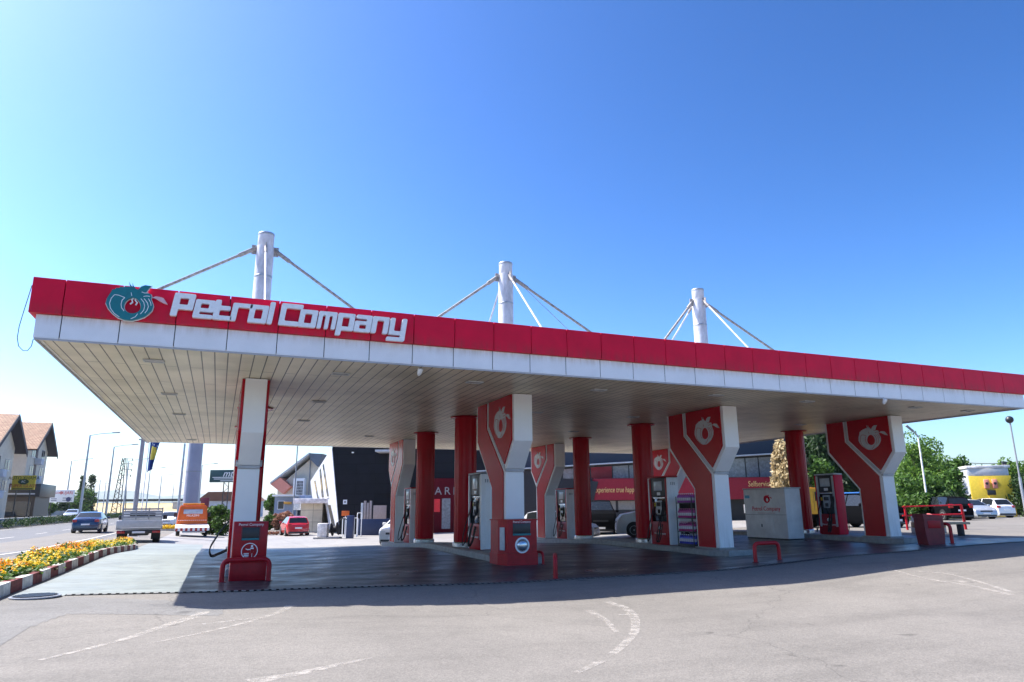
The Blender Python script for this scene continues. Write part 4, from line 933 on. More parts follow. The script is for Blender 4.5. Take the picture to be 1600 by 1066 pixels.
car('parked_car', 'white car mostly hidden behind the rear pillar with sunlit reflections', on_ground(637, 36), 236, 3.7, 1.72, 1.5, CGR, 'hatch')
car('parked_car', 'white off road vehicle behind the two red columns, below the slogan', on_ground(1030, 37), 152, 4.6, 1.85, 1.86, CGR, 'suv')
car('parked_car', 'white car nose just showing at the right of a red column, under the slogan', on_ground(872, 38.5), 318, 4.2, 1.75, 1.5, CGR, 'hatch')
car('parked_car', 'black off road vehicle in the shade under the slogan, facing out', on_ground(938, 44), 240, 4.5, 1.85, 2.0, CDK, 'suv')
_bc = car('parked_car', 'blue roofed off road vehicle behind the grey framed fuel pump at the right', on_ground(1348, 38), 268, 4.2, 1.75, 1.75, CDK, 'suv')
boxo('roof_cover', CBL, _bc, -1.6, .5, -.66, .66, 1.752, 1.83, .03)
car('parked_car', 'white hatchback with red tail lights, parked under the yellow hut', on_ground(1541, 57), 76, 3.9, 1.7, 1.5, CW, 'hatch')
car('parked_car', 'silver hatchback facing out, left of the white hatchback with red tail lights', on_ground(1514, 54), 244, 4.2, 1.74, 1.43, CSI, 'hatch')
car('parked_car', 'black off road vehicle with a red tail light behind the red barrier rails', on_ground(1473, 51), 66, 4.4, 1.8, 1.62, CDK, 'suv')
car('parked_car', 'white van roof showing behind the black off road vehicle at the red rails', on_ground(1480, 62), 82, 4.7, 1.85, 1.95, CW, 'suv')

# flatbed truck
def wheel(t, x, y, r, s, wd=.24):
    Mx = Matrix.Translation((x, y, r)) @ Matrix.Rotation(-s*rad(90), 4, 'X')
    wh = mesh('wheel', lathe(B(), [(r*.5, 0), (r*.93, .01), (r, .05), (r, wd-.05), (r*.93, wd-.01), (r*.6, wd)], 24, Mx), RUBBER, t, True)
    mesh('rim', lathe(B(), [(r*.55, wd-.08), (r*.55, wd+.002), (r*.45, wd-.03), (r*.1, wd-.02)], 20, Mx), STEEL, wh, True)
p = on_ground(224, 38.5); t = thing('flatbed_truck', 'small white flatbed truck with grey slatted sides seen from behind', 'truck', (p.x, p.y, g(p.x, p.y)), rad(93)); t.scale = (1, 1.04, .82)
boxo('chassis', DARK, t, -2.3, 2.5, -.42, .42, .45, .68, .02); boxo('cargo_floor', GREY, t, -2.4, .6, -1.0, 1.0, .82, .92, .01)
boxo('tail_gate', LGREY, t, -2.45, -2.405, -1.0, 1.0, .93, 1.36, .01)
for s in (1, -1): boxo('side_gate', LGREY, t, -2.4, .6, *sorted((s*.96, s*1.0)), .93, 1.36, .01)
boxo('head_board', LGREY, t, .55, .6, -.94, .94, .93, 1.5, .01)
bm = B()
for q in range(4): box(bm, .38, .42, -.95, .95, 1.5+q*.17, 1.6+q*.17, .005)
for q in (-.93, -.3, .3, .93): box(bm, .425, .465, q-.03, q+.03, 1.37, 2.15, .005)
mesh('slatted_rack', bm, GREY, t)
bm = prism(B(), [(.75, .5), (2.5, .5), (2.55, .95), (2.3, 1.25), (1.85, 1.95), (.8, 1.98)], 'y', -.9, .9); bmesh.ops.bevel(bm, geom=bm.edges[:], offset=.06, segments=2, affect='EDGES'); mesh('cab', bm, CW, t, True)
boxo('rear_window', GLASS, t, .735, .76, -.6, .6, 1.4, 1.8, .02)
for s in (1, -1):
    boxo('side_window', GLASS, t, 1.0, 1.75, *sorted((s*.89, s*.905)), 1.3, 1.8, .02); boxo('mirror', DARK, t, 2.0, 2.1, *sorted((s*.95, s*1.18)), 1.35, 1.65, .03)
    boxo('tail_light', TAIL, t, -2.46, -2.4, *sorted((s*.6, s*.95)), .6, .74, .01); boxo('mud_flap', RUBBER, t, -1.95, -1.92, *sorted((s*.55, s*.95)), .2, .75)
    wheel(t, -1.5, s*.62, .36, s, .34); wheel(t, 1.75, s*.66, .36, s)
boxo('number_plate', LETTER, t, -2.44, -2.41, -.28, .28, .6, .72, .004); boxo('rear_beam', DARK, t, -2.4, -2.3, -.95, .95, .58, .78, .01)
# orange recovery van
p = sized(298, 787, 838, 2.25); t = thing('recovery_truck', 'orange recovery truck with a low white deck seen from behind', 'truck', (p.x, p.y, g(p.x, p.y)), rad(93))
bm = prism(B(), [(-.6, .55), (1.9, .55), (2.0, 1.1), (1.5, 1.9), (1.2, 2.1), (-.45, 2.12), (-.6, 1.9)], 'y', -1.0, 1.0)
for v in bm.verts: v.co.y *= 1 - max(0, v.co.z-1.0)*.12
bmesh.ops.bevel(bm, geom=bm.edges[:], offset=.07, segments=2, affect='EDGES'); mesh('cab', bm, ORANGE, t, True)
boxo('light_bar', mat('amber_lamp', (.8, .3, .01), .2), t, -.3, .0, -.7, .7, 2.13, 2.25, .04)
boxo('rear_window', mat('reflecting_glass', (.35, .4, .48), .08), t, -.62, -.59, -.62, .62, 1.52, 1.83, .02)
text('lettering', 'MILAZIMI', .2, LETTER, t, frame((-.612, 0, 1.4), (0, -1, 0), (-1, 0, 0)), .01)
bm = B()
for q in range(14): box(bm, -.616, -.6, -.9+q*.134, -.83+q*.134, 1.06, 1.1)
mesh('reflector_strip', bm, LETTER, t)
for s in (1, -1): boxo('mirror', DARK, t, 1.2, 1.35, *sorted((s*1.0, s*1.22)), 1.3, 1.6, .03); wheel(t, -1.3, s*.75, .33, s); wheel(t, 1.3, s*.75, .33, s)
bm = prism(B(), [(-2.6, .5), (-.62, .62), (-.62, .82), (-2.6, .62)], 'y', -1.05, 1.05); mesh('deck', bm, WHITED, t)
bm = B(); bw_ = B()
for q in range(14): box(bm if q % 2 else bw_, -2.66, -2.605, -1.05+q*.15, -.902+q*.15, .42, .6)
st = mesh('striped_bar', bw_, LETTER, t); mesh('red_stripes', bm, TAIL, st); boxo('under_frame', DARK, t, -2.55, 1.6, -.6, .6, .3, .49, .01)
boxo('bumper', CHROME, t, -2.64, -2.56, -.8, .6, .28, .38, .02)
# yellow truck cab behind the column
p = on_ground(1262, 40); t = thing('yellow_truck', 'yellow truck cab showing between a red column and the grey framed pump', 'truck', (p.x, p.y, p.z), rad(-YAW*57.3-4))
bm = prism(B(), [(-.3, .75), (1.0, .75), (1.12, .95), (1.12, 1.5), (.98, 2.15), (-.3, 2.2)], 'y', -1.0, 1.0); bmesh.ops.bevel(bm, geom=bm.edges[:], offset=.05, segments=2, affect='EDGES'); mesh('cab', bm, YTRUCK, t, True)
boxo('side_window', GLASS, t, .1, .75, -1.012, -.99, 1.45, 1.95, .02); boxo('fuel_flap', DARK, t, .62, .8, -1.01, -.99, 1.12, 1.28, .01); boxo('chassis', DARK, t, -3.2, .9, -.5, .5, .4, .74, .02); boxo('cargo_box', GREY, t, -3.3, -.4, -1.0, 1.0, .8, 1.3, .02)
for s in (1, -1): wheel(t, .5, s*.74, .4, s); wheel(t, -2.4, s*.74, .4, s); boxo('mirror', DARK, t, .95, 1.05, *sorted((s*1.02, s*1.2)), 1.4, 1.75, .02)
boxo('door_seam', DARK, t, .02, .035, -1.004, -.995, .95, 2.0)

# ------------------------------------------------------------------ the shop behind the pumps
SHOP = HEAD*57; RH = Vector((HEAD.y, -HEAD.x, 0))
sh = thing('shop', 'long low station shop with black cladding, glazed upper floor and red slogan band', 'shop', (SHOP.x, SHOP.y, -.7), -YAW)
def sl(px, py, D=57):                    # photograph place -> shop coordinates (right, behind, up)
    p = at(px, py, D) - Vector((SHOP.x, SHOP.y, -.7)); return Vector((p.dot(RH), p.dot(HEAD), p.z))
a = sl(524, 703); b = sl(531, 826); c = sl(760, 690); d = sl(1236, 690)
xL0, xL1 = sl(518.5, 700).x, sl(531, 828).x
bm = prism(B(), [(xL1, 0), (xL0, a.z+.6), (sl(760, 700).x, a.z+.6), (sl(760, 700).x, 0)], 'y', 0, 12); mesh('wall', bm, BLACKW, sh)
bm = prism(B(), [(sl(600, 700).x, 3.2), (sl(575, 700).x, a.z-.2), (sl(760, 700).x, a.z-.2), (sl(760, 700).x, 2.2)], 'y', -.35, -.002); mesh('slanted_panel', bm, BLACKW, sh)
# right part: dark ground floor, band, glass, roof
X0, X1 = sl(742, 760).x, sl(1236, 760).x
boxo('ground_floor', DARK, sh, X0+.02, X1, .3, 12, 0, sl(1000, 747.8).z)
bandz0, bandz1 = sl(1000, 781.5).z, sl(1000, 747.8).z
LETY = mat('slogan_yellow', (.8, .55, .2), .5)
bd_ = mesh('slogan_band', box(B(), sl(927, 760).x, X1+.15, -.5, .28, bandz0, bandz1, .02), mat('slogan_red', (.30, .025, .04), .6, spec=.2), sh)
mesh('band_end', prism(B(), [(sl(903, 770).x, bandz1-.1), (sl(934, 770).x, bandz1-.25), (sl(926, 770).x, bandz0), (sl(903, 770).x, bandz0)], 'y', -.6, -.51), DARK, sh)
zm = (bandz0+bandz1)/2
text('lettering', 'Experience true happiness', .62, LETY, bd_, frame((sl(927, 770).x, -.51, zm-.05), (1, 0, 0), (0, -1, 0)) @ Matrix.Diagonal((.6, 1, 1, 1)), .02, 'LEFT', .15)
text('lettering', 'Selfservice', .62, LETY, bd_, frame((sl(1184, 760).x, -.51, zm+.32), (1, 0, 0), (0, -1, 0)) @ Matrix.Diagonal((.72, 1, 1, 1)), .02, 'CENTER', .1)
zt0, zt1 = sl(870, 733).z, sl(1236, 709.5).z
bm = prism(B(), [(X0+.02, bandz1+.002), (X1, bandz1+.002), (X1, zt1), (X0+.02, zt0-.25)], 'y', .35, 11.9); up_ = mesh('upper_floor', bm, DARK, sh)
pa = [mat('pane_dark', (.03, .035, .045), .06, var=.3, spec=.8), mat('pane_red_poster', (.22, .02, .03), .12), mat('pane_grey', (.22, .23, .24), .15, var=.3), mat('pane_light', (.2, .21, .22), .15, var=.3)]
edges = [880, 924, 959, 985, 1010, 1040, 1060, 1110, 1140, 1170, 1191, 1214, 1236]; kinds = [3, 1, 3, 3, 2, 0, 1, 2, 2, 2, 2, 2]
for (pa0, pa1), kk in zip(zip(edges, edges[1:]), kinds):
    x0, x1 = sl(pa0, 770).x+.05, sl(pa1, 770).x-.05; tt = lambda x: zt0-.25+(zt1-zt0+.25)*(x-X0)/(X1-X0)-.12
    fr = mesh('window', prism(B(), [(x0-.045, bandz1+.004), (x1+.045, bandz1+.004), (x1+.045, tt(x1)+.06), (x0-.045, tt(x0)+.06)], 'y', .30, .345), DARK, sh)
    mesh('pane', prism(B(), [(x0, bandz1+.05), (x1, bandz1+.05), (x1, tt(x1)), (x0, tt(x0))], 'y', .26, .296), pa[kk], fr)
bm = prism(B(), [(X0, zt0-.2), (X1+.6, zt1+.06), (X1+.6, zt1+.16), (X0, zt0-.1)], 'y', -.4, 12); rf = mesh('roof', bm, LGREY, sh)
bm = prism(B(), [(X0, zt0-.08), (X1+.6, zt1+.18), (X1+.6, zt1+2.3), (X0, zt0+2.4)], 'y', .0, 12); mesh('roof_fascia', bm, mat('navy_fascia', (.02, .03, .05), .5), sh)
PBL = mat('pale_blind', (.28, .28, .26), .6)
for (x0, x1) in ((924, 962), (966, 1004), (1060, 1090)): mesh('ground_window', box(B(), sl(x0, 770).x, sl(x1, 770).x, .27, .297, bandz0-.75, bandz0-.05), PBL, sh)
# red entrance with white letters
e0, e1 = sl(652, 770).x, sl(748, 770).x; z0, z1 = 0, sl(690, 748).z
en = boxo('entrance_front', mat('entrance_red', (.10, .004, .01), .7, spec=.1), sh, e0, e1, -.6, -.36, 0, z1, .02)
GREYL = mat('shaded_white_letter', (.3, .3, .3), .6)  # white letters greyed: deep shade is painted into the colour
for ch, px in zip('MARKET', (668, 686, 700, 714, 728, 741)):
    text('letter', ch, .86, GREYL, en, frame((sl(px, 770).x, -.62, sl(px, 768).z), (1, 0, 0), (0, -1, 0)), .05, 'CENTER')
boxo('red_poster', mat('poster_red', (.75, .02, .03), .4), en, sl(680, 770).x, sl(689, 770).x, -.63, -.602, sl(685, 800).z, sl(685, 780).z)
boxo('glass_door', pa[2], en, sl(692, 770).x, sl(705, 770).x, -.63, -.602, sl(700, 826).z, sl(700, 779).z)
boxo('soffit_panel', LGREY, sh, sl(592, 770).x, sl(640, 770).x, -2.2, -.36, sl(600, 709).z, sl(600, 706).z)
bm = lathe(B(), [(.0, -.05), (.09, -.03), (.09, .05), (.02, .06)], 12, Matrix.Translation(sl(553, 708)+Vector((0, -.4, 0)))); mesh('wall_lamp', bm, LETTER, sh)
boxo('notice', LETTER, sh, sl(537, 770).x, sl(543, 770).x, -.05, -.004, sl(540, 788).z, sl(540, 781).z); boxo('notice_picture', DARK, sh, sl(539, 770).x, sl(541, 770).x, -.06, -.052, sl(540, 786).z, sl(540, 783).z)
# the tilted pale tower at the left end
A0, A1 = sl(530, 828), sl(518.5, 700); A0.y = -.05; A1.y = -.05
B0, B1 = sl(494, 826, 68), None
nrm = (A1-A0).cross(B0-A0).normalized(); nrm = nrm if nrm.y < 0 else -nrm
def onplane(px, py):
    o_ = Vector((-SHOP.dot(RH), -SHOP.dot(HEAD), EYE.z+.7)); q = ray(px, py); dd = Vector((q.dot(RH), q.dot(HEAD), q.z))
    return o_ + dd*((A0-o_).dot(nrm)/dd.dot(nrm))
B1 = onplane(485, 752); bm = slab(B(), [A0, A1, B1, B0], (.25, .45, 0)); tw = mesh('tower_wall', bm, TOWERW, sh)
for q in ([(491, 752), (493, 751), (498, 779), (496, 779)], [(499.5, 735), (501.5, 732), (506.5, 779), (503, 779)], [(504.5, 727), (506, 725), (514.5, 779), (511.5, 779)], [(497.5, 789), (500, 789), (503.5, 822), (501.5, 822)], [(504, 789), (508.5, 789), (514, 822), (509.5, 822)], [(512.5, 789), (516.5, 789), (524, 822), (519, 822)]):
    mesh('slit_window', slab(B(), [onplane(*v)+nrm*.03 for v in q], nrm*-.028), BLACKG, tw)
# low cream wall block with flat roof
p0 = at(468, 828, 62); t = thing('wall_block', 'low cream tiled wall block with a thick white flat roof beside the pale tower', 'building', (p0.x, p0.y, g(p0.x, p0.y)-.1), -YAW)
hB = at(468, 787, 62).z - g(p0.x, p0.y)+.1
boxo('wall', rowmat('cream_tiles', (.62, .57, .44), (.66, .6, .47), (.3, .28, .22), 1.1, 1.0, .02, (rad(90), 0, 0), .6, offset=0), t, 0, 1.9, 0, 4, 0, hB); boxo('roof', WHITED, t, -.35, 3.3, -1.2, 4.2, hB+.003, hB+.42, .02)
# house with salmon eaves
D = 92; p0 = at(455, 820, D); t = thing('gabled_house', 'pale gabled house with a salmon pink eave behind the red hatchback', 'house', (p0.x, p0.y, g(p0.x, p0.y)), -YAW)
hl_ = lambda px, py: ((at(px, py, D)-p0).dot(RH), (at(px, py, D).z-g(p0.x, p0.y)))
bm = prism(B(), [(hl_(434, 770)[0], -.2), hl_(434, 762), hl_(487, 716), hl_(502, 735), (hl_(520, 770)[0], hl_(502, 745)[1]), (hl_(520, 770)[0], -.2)], 'y', 0, 14); mesh('wall', bm, STUCCO, t)
bm = prism(B(), [hl_(427, 754), hl_(487, 708.5), hl_(487, 711.5), hl_(427, 757)], 'y', -1.2, 14); mesh('roof', bm, LGREY, t)
bm = prism(B(), [hl_(487, 709), hl_(507, 710), hl_(499, 730), hl_(487, 718)], 'y', -.9, 14); mesh('roof_end', bm, mat('slate', (.12, .15, .19), .6), t)
bm = prism(B(), [hl_(427, 757.2), hl_(442, 746.8), hl_(458, 760.5), hl_(446, 772)], 'y', -1.1, 3); mesh('eave_panel', bm, SALMON, t)
mesh('drain_pipe', tube(B(), [(hl_(486, 712)[0], -.1, hl_(486, 712)[1]), (hl_(486, 712)[0], -.1, 0)], .08), GREY, t)
mesh('louvre_frame', box(B(), hl_(461, 770)[0], hl_(478, 770)[0], -1.0, -.003, hl_(470, 776)[1], hl_(470, 748)[1], .03), LETTER, t)
bm = B(); x0, x1 = hl_(466.5, 770)[0], hl_(476.5, 770)[0]; za, zb_ = hl_(470, 775)[1], hl_(470, 752)[1]
mesh('louvre_panel', box(B(), x0, x1, -1.03, -1.004, za, zb_), DARK, t)
for q in range(6): box(bm, x0+(x1-x0)*q/5-.015, x0+(x1-x0)*q/5+.015, -1.06, -1.032, za, zb_); box(bm, x0-.015, x1+.015, -1.09, -1.062, za+(zb_-za)*q/5-.015, za+(zb_-za)*q/5+.015)
mesh('louvre_grid', bm, LETTER, t)
# kiosks left of it
p0 = at(430, 806, 84); t = thing('kiosk', 'small blue grey kiosk with a dark window behind the reddish hedge', 'kiosk', (p0.x, p0.y, g(p0.x, p0.y)), -YAW)
zk = at(430, 776, 84).z-g(p0.x, p0.y); boxo('wall', mat('blue_grey_render', (.28, .33, .42), .7), t, -.2, 2.0, 0, 3, 0, zk); boxo('roof', LETTER, t, -.4, 2.2, -.4, 3.2, zk+.003, zk+.2, .02)
w_ = boxo('window', LETTER, t, .2, 1.0, -.04, -.003, zk-1.5, zk-.5); boxo('pane', WINGLASS, w_, .27, .93, -.06, -.042, zk-1.43, zk-.57); boxo('awning_sign', mat('amber_sign', (.7, .35, .05), .5), t, 1.1, 1.9, -.6, -.003, zk-.9, zk-.62, .02)
p0 = at(446, 806, 86); t = thing('glazed_booth', 'tall pale glazed booth between the kiosk and the gabled house', 'kiosk', (p0.x, p0.y, g(p0.x, p0.y)), -YAW)
boxo('wall', mat('pale_blue_render', (.55, .6, .72), .6), t, 0, 2.3, 0, 3, 0, 3.6, .02); boxo('door', RED, t, .1, .55, -.03, -.003, .3, 1.6, .01); boxo('window', WINGLASS, t, .8, 2.0, -.03, -.003, 1.2, 2.8, .01)
mesh('utility_pole', tube(B(), [(0, 0, 0), (0, 0, 9)], .09, 8, .06), GREY).location = on_ground(459, 76); bpy.data.objects['utility_pole']['label'] = 'thin grey pole standing in front of the gabled house'; bpy.data.objects['utility_pole']['category'] = 'pole'
p0 = on_ground(464, 68); t = thing('meter_box', 'cream meter box on a short post behind the red hatchback', 'meter box', (p0.x, p0.y, p0.z), -YAW); mesh('post', tube(B(), [(0, 0, 0), (0, 0, 2.6)], .07), GREY, t); boxo('box', WHITED, t, -.25, .35, -.2, .15, 1.9, 2.6, .03)
# things in front of the black wall
p0 = ground_hit(506, 842); t = thing('air_station', 'white and black tyre air unit with hose reel in the sunny yard', 'air unit', (p0.x, p0.y, p0.z), -YAW)
boxo('plinth', KERBC, t, -.6, 1.1, -.45, .45, 0, .12, .02); boxo('cabinet', WHITED, t, -.4, .25, -.3, .3, .123, 1.0, .04)
mesh('reel', lathe(B(), [(.15, -.22), (.42, -.22), (.42, -.18), (.2, -.17), (.2, .17), (.42, .18), (.42, .22), (.15, .22)], 24, Matrix.Translation((.7, 0, .62)) @ Matrix.Rotation(rad(80), 4, 'Y')), RUBBER, t, True)
mesh('hose', tube(B(), roundpath([(.8, 0, .95), (1.2, -.1, 1.35), (1.6, -.1, 1.2), (1.7, -.1, .7)], .3), .035), RUBBER, t, True)
boxo('post', mat('navy_post', (.03, .05, .12), .4), t, 1.5, 1.95, -.2, .2, 0, 1.5, .03)
p0 = on_ground(541, 51); t = thing('trolley_rack', 'white tubular trolley rack with an orange sign against the black wall', 'rack', (p0.x, p0.y, p0.z), -YAW)
for q in range(5): mesh('hoop', tube(B(), roundpath([(q*.26-.2, 0, 0), (q*.26-.2, 0, 1.3+(.35 if q == 4 else 0)), (q*.26-.02, .6, 1.3+(.35 if q == 4 else 0)), (q*.26-.02, .6, 0)], .12), .03), LETTER, t, True)
boxo('sign', ORANGE, t, -.3, .25, -.03, -.0, 1.45, 1.8, .02); boxo('sign_post', LETTER, t, -.05, .0, .001, .03, 0, 1.8)
p0 = on_ground(565, 54); t = thing('gas_cage', 'row of pale upright panels on a dark blue cage against the black wall', 'cage', (p0.x, p0.y, p0.z), -YAW)
boxo('cage', mat('dark_blue_paint', (.015, .03, .08), .5), t, -.3, 2.2, 0, 1.2, 0, 1.2, .02)
for q in range(4): boxo('panel', mat('pale_panel', (.33, .28, .27), .5) if q else LGREY, t, -.05+q*.22, .12+q*.22, .02, .12, 1.203, 2.4+.15*(q % 2), .01)
boxo('wide_panel', mat('beige_panel', (.36, .28, .25), .5), t, .9, 1.9, .02, .1, 1.203, 2.2, .01)

# ------------------------------------------------------------------ left: houses, boards, barrier, lamps
DKT = mat('dark_stained_timber', (.035, .03, .04), .7)
def house(name, label, x0, y0, y1, eave, ridge_h, wall, seed, balcony):
    gz = .1; t = thing(name, label, 'house', (x0, (y0+y1)/2, gz)); hy = (y1-y0)/2; L = 16
    bm = prism(B(), [(-hy, -.3), (hy, -.3), (hy, eave), (0, ridge_h-.35), (-hy, eave)], 'x', -L, 0); mesh('wall', bm, wall, t)
    k = (ridge_h-eave)/hy; ov = 1.1; over = 1.3
    for s in (1, -1):
        q = [Vector((-L-.5, s*(hy+ov), eave-ov*k+.02)), Vector((over, s*(hy+ov), eave-ov*k+.02)), Vector((over, 0, ridge_h+.02)), Vector((-L-.5, 0, ridge_h+.02))]
        n_ = (q[1]-q[0]).cross(q[3]-q[0]).normalized(); n_ = n_ if n_.z > 0 else -n_
        # the slope is its own object whose local axes follow the tiles
        d = mesh('roof_slope', slab(B(), [(0, 0, 0), ((q[1]-q[0]).length, 0, 0), ((q[1]-q[0]).length, (q[3]-q[0]).length, 0), (0, (q[3]-q[0]).length, 0)], (0, 0, .14 if s < 0 else .14)), ROOFTILE, t)
        if s < 0: d.matrix_local = frame(q[0], q[1]-q[0], n_)
        else: d.matrix_local = frame(q[1], q[0]-q[1], n_)
    for s in (1, -1): mesh('roof_underside', slab(B(), [(-L-.4, s*(hy+ov-.05), eave-ov*k-.03), (over-.02, s*(hy+ov-.05), eave-ov*k-.03), (over-.02, 0, ridge_h-.06), (-L-.4, 0, ridge_h-.06)], (0, 0, -.06)), DKT, t)
    bm = B()
    for s in (1, -1): slab(bm, [(over+.01, s*(hy+ov), eave-ov*k-.5), (over+.01, s*(hy+ov), eave-ov*k+.16), (over+.01, 0, ridge_h+.18), (over+.01, 0, ridge_h-.5)], (.08, 0, 0))
    mesh('barge_board', bm, DKT, t)
    boxo('chimney', ROOFTILE if False else mat('chimney_brick', (.22, .12, .09), .8), t, -9, -8.2, -1.5, -.7, ridge_h-1.2, ridge_h+.9, .03)
    for fl in range(1, 4 if ridge_h > 14 else 3):
        z = 3.2+ (fl-1)*2.75
        # gable end (towards the road): flat panels painted in loggia shade, and windows
        lg = boxo('loggia', mat('loggia_shade', (.16, .13, .11), .8), t, .003, .03, -1.7, -.1, z+.5, z+2.4)
        bx = boxo('balcony', STUCCOG, t, .032, .95, -1.8, 0, z-.35, z+.6, .02)
        for yy in (-4.2, 2.2):
            for q in range(2 if yy < 0 else 2):
                w_ = boxo('window', GREYTRIM, t, .003, .05, yy+q*1.25, yy+q*1.25+.95, z+.7, z+2.2); boxo('pane', WINGLASS, w_, .052, .07, yy+q*1.25+.08, yy+q*1.25+.87, z+.78, z+2.12)
                boxo('window_sill', LETTER, w_, .052, .16, yy+q*1.25-.05, yy+q*1.25+1.0, z+.62, z+.695)
        for q in range(4):
            xx = -3.0-q*3.1
            w_ = boxo('window', GREYTRIM, t, xx, xx+1.1, -hy-.05, -hy-.003, z+.7, z+2.1); boxo('pane', WINGLASS, w_, xx+.08, xx+1.02, -hy-.07, -hy-.052, z+.78, z+2.02)
    mesh('drain_pipe', tube(B(), [(-4.6, -hy-.1, eave-.3), (-4.6, -hy-.1, 0)], .09), GREY, t)
    if balcony:
        for z in (3.4, 6.4):
            b_ = boxo('balcony', STUCCO, t, -7, .4, -hy-1.9, -hy-.003, z-.2, z+.0, .02); boxo('balcony_wall', STUCCOG, b_, -7, .4, -hy-1.9, -hy-1.78, z+.002, z+1.05, .02); boxo('balcony_side', STUCCOG, b_, .28, .4, -hy-1.775, -hy-.003, z+.002, z+1.05)
        boxo('canopy_roof', GREY, t, -7, .8, -hy-2.2, -hy-.003, 9.2, 9.45, .02)
    return t
house('apartment_house', 'tall pale house with terracotta roof and loggias on the end facing the road', -27.3, 126, 139, 10.9, 15.0, STUCCO, 1, False)
house('apartment_house', 'cream house with long balconies at the left edge of the photo', -27.0, 105, 117.2, 9.9, 13.8, STUCCO, 2, True)
t = thing('shop_porch', 'dark shop porch with small white sign at the foot of the tall pale house', 'porch', (-27, 128, .1)); boxo('porch_roof', DARK, t, -4, 2.2, -3, 8, 3.3, 5.2, .03); boxo('shop_front', mat('shop_brown', (.07, .05, .04), .5), t, -3.5, 1.6, -2.5, 7.5, 0, 3.295)
boxo('white_sign', LETTER, t, -1.6, .2, -3.1, -3.004, 4.3, 4.9, .02); boxo('sign_strip', LGREY, t, -3.3, 1.6, -3.1, -3.004, 3.6, 3.8); boxo('glazing', WINGLASS, t, -3, 1.2, -2.6, -2.503, .5, 2.6)
# boards
D = 96; p = on_ground(31, D); a, b = at(17.5, 765.5, D), at(57, 743, D); t = thing('billboard', 'yellow billboard on posts for car glass beside the houses', 'billboard', (p.x, p.y, .1), -YAW)
lc = lambda q: ((q-p).dot(RH), q.z-.1)
(xa, za), (xb, zb_) = lc(a), lc(b)
bd2 = boxo('board', YELLOW, t, xa, xb, -.1, .1, za, zb_, .02)
for q in (.2, .8): mesh('post', tube(B(), [(xa+(xb-xa)*q, .14, -.5), (xa+(xb-xa)*q, .14, za+.3)], .08), DARK, t)
xm = (xa+xb)/2; hh = zb_-za; GRB = mat('sign_dark_green', (.02, .06, .02), .5)
text('lettering', 'AUTO XHAMA', hh*.34, GRB, bd2, frame((xm, -.11, zb_-hh*.19), (1, 0, 0), (0, -1, 0)), .02)
text('lettering', 'SUPER GLASS', hh*.33, mat('sign_red', (.5, .04, .02), .5), bd2, frame((xm, -.11, za+hh*.26), (1, 0, 0), (0, -1, 0)), .02)
flat('badge', [[(.75*math.cos(i*.314), .36*math.sin(i*.314)) for i in range(20)]], .02, GRB, bd2, frame((xm, -.115, za+hh*.56), (1, 0, 0), (0, -1, 0)))
text('lettering', 'AC', hh*.22, LETTER, bd2, frame((xm, -.135, za+hh*.56), (1, 0, 0), (0, -1, 0)), .02)
boxo('green_line', GRB, bd2, xa+.2, xb-.2, -.115, -.102, za+.05, za+.18)
D = 130; p = on_ground(95, D); a, b = at(72.5, 785, D), at(117, 765.5, D); t = thing('billboard', 'white billboard with a red name between the tall house and the poplars', 'billboard', (p.x, p.y, .1), -YAW)
(xa, za), (xb, zb_) = lc(a), lc(b); hh = zb_-za; bd3 = boxo('board', LETTER, t, xa, xb, -.1, .1, za, zb_, .02)
for q in (.15, .85): mesh('post', tube(B(), [(xa+(xb-xa)*q, .14, -.5), (xa+(xb-xa)*q, .14, za+.3)], .09), DARK, t)
SR = mat('sign_bright_red', (.6, .015, .02), .5)
text('lettering', 'AUTO GOMA', hh*.23, SR, bd3, frame((xa+(xb-xa)*.28, -.11, zb_-hh*.25), (1, 0, 0), (0, -1, 0)), .02); text('lettering', 'BUJARI', hh*.36, SR, bd3, frame((xa+(xb-xa)*.72, -.11, zb_-hh*.25), (1, 0, 0), (0, -1, 0)), .02)
for q in ((.17, .38, .25, .3), (.17, .38, .1, .15), (.6, .95, .30, .36), (.6, .95, .13, .19)): boxo('line', mat('sign_navy', (.02, .03, .12), .5), bd3, xa+(xb-xa)*q[0], xa+(xb-xa)*q[1], -.115, -.102, za+hh*q[2], za+hh*q[3])
mesh('ball', lathe(B(), [(.0, 0), (hh*.2, 0), (hh*.2, .02), (.0, .02)], 16, frame((xa+(xb-xa)*.82, -.118, za+hh*.22), (1, 0, 0), (0, -1, 0))), mat('sign_navy', (.02, .03, .12), .5), bd3)
D = 100; p = on_ground(347, D); a, b = at(327.5, 754, D), at(386, 734, D); t = thing('billboard', 'dark green billboard with white slanted letters on a lattice post', 'billboard', (p.x, p.y, g(p.x, p.y)), -YAW)
z0 = g(p.x, p.y); (xa, za), (xb, zb_) = [((q-p).dot(RH), q.z-z0) for q in (a, b)]; hh = zb_-za; bd4 = boxo('board', GREENBB, t, xa, xb, -.15, .15, za, zb_, .03)
text('lettering', 'mto', hh*.75, LETTER, bd4, frame((xa+(xb-xa)*.56, -.16, zb_-hh*.32), (1, 0, 0), (0, -1, 0)), .02, 'CENTER', .35)
for q, z in ((.08, .40), (.12, .27), (.3, .12)): boxo('text_line', LETTER, bd4, xa+(xb-xa)*q, xb-.5, -.17, -.152, za+hh*(z-.03), za+hh*(z+.02))
bm = B(); x0 = -.1
for sx in (0, .7): tube(bm, [(x0+sx, .2, -.5), (x0+sx, .2, za)], .07, 6)
for k in range(8): tube(bm, [(x0+(k % 2)*.7, .2, za*k/8), (x0+((k+1) % 2)*.7, .2, za*(k+1)/8)], .04, 5)
mesh('lattice_post', bm, DARK, t)
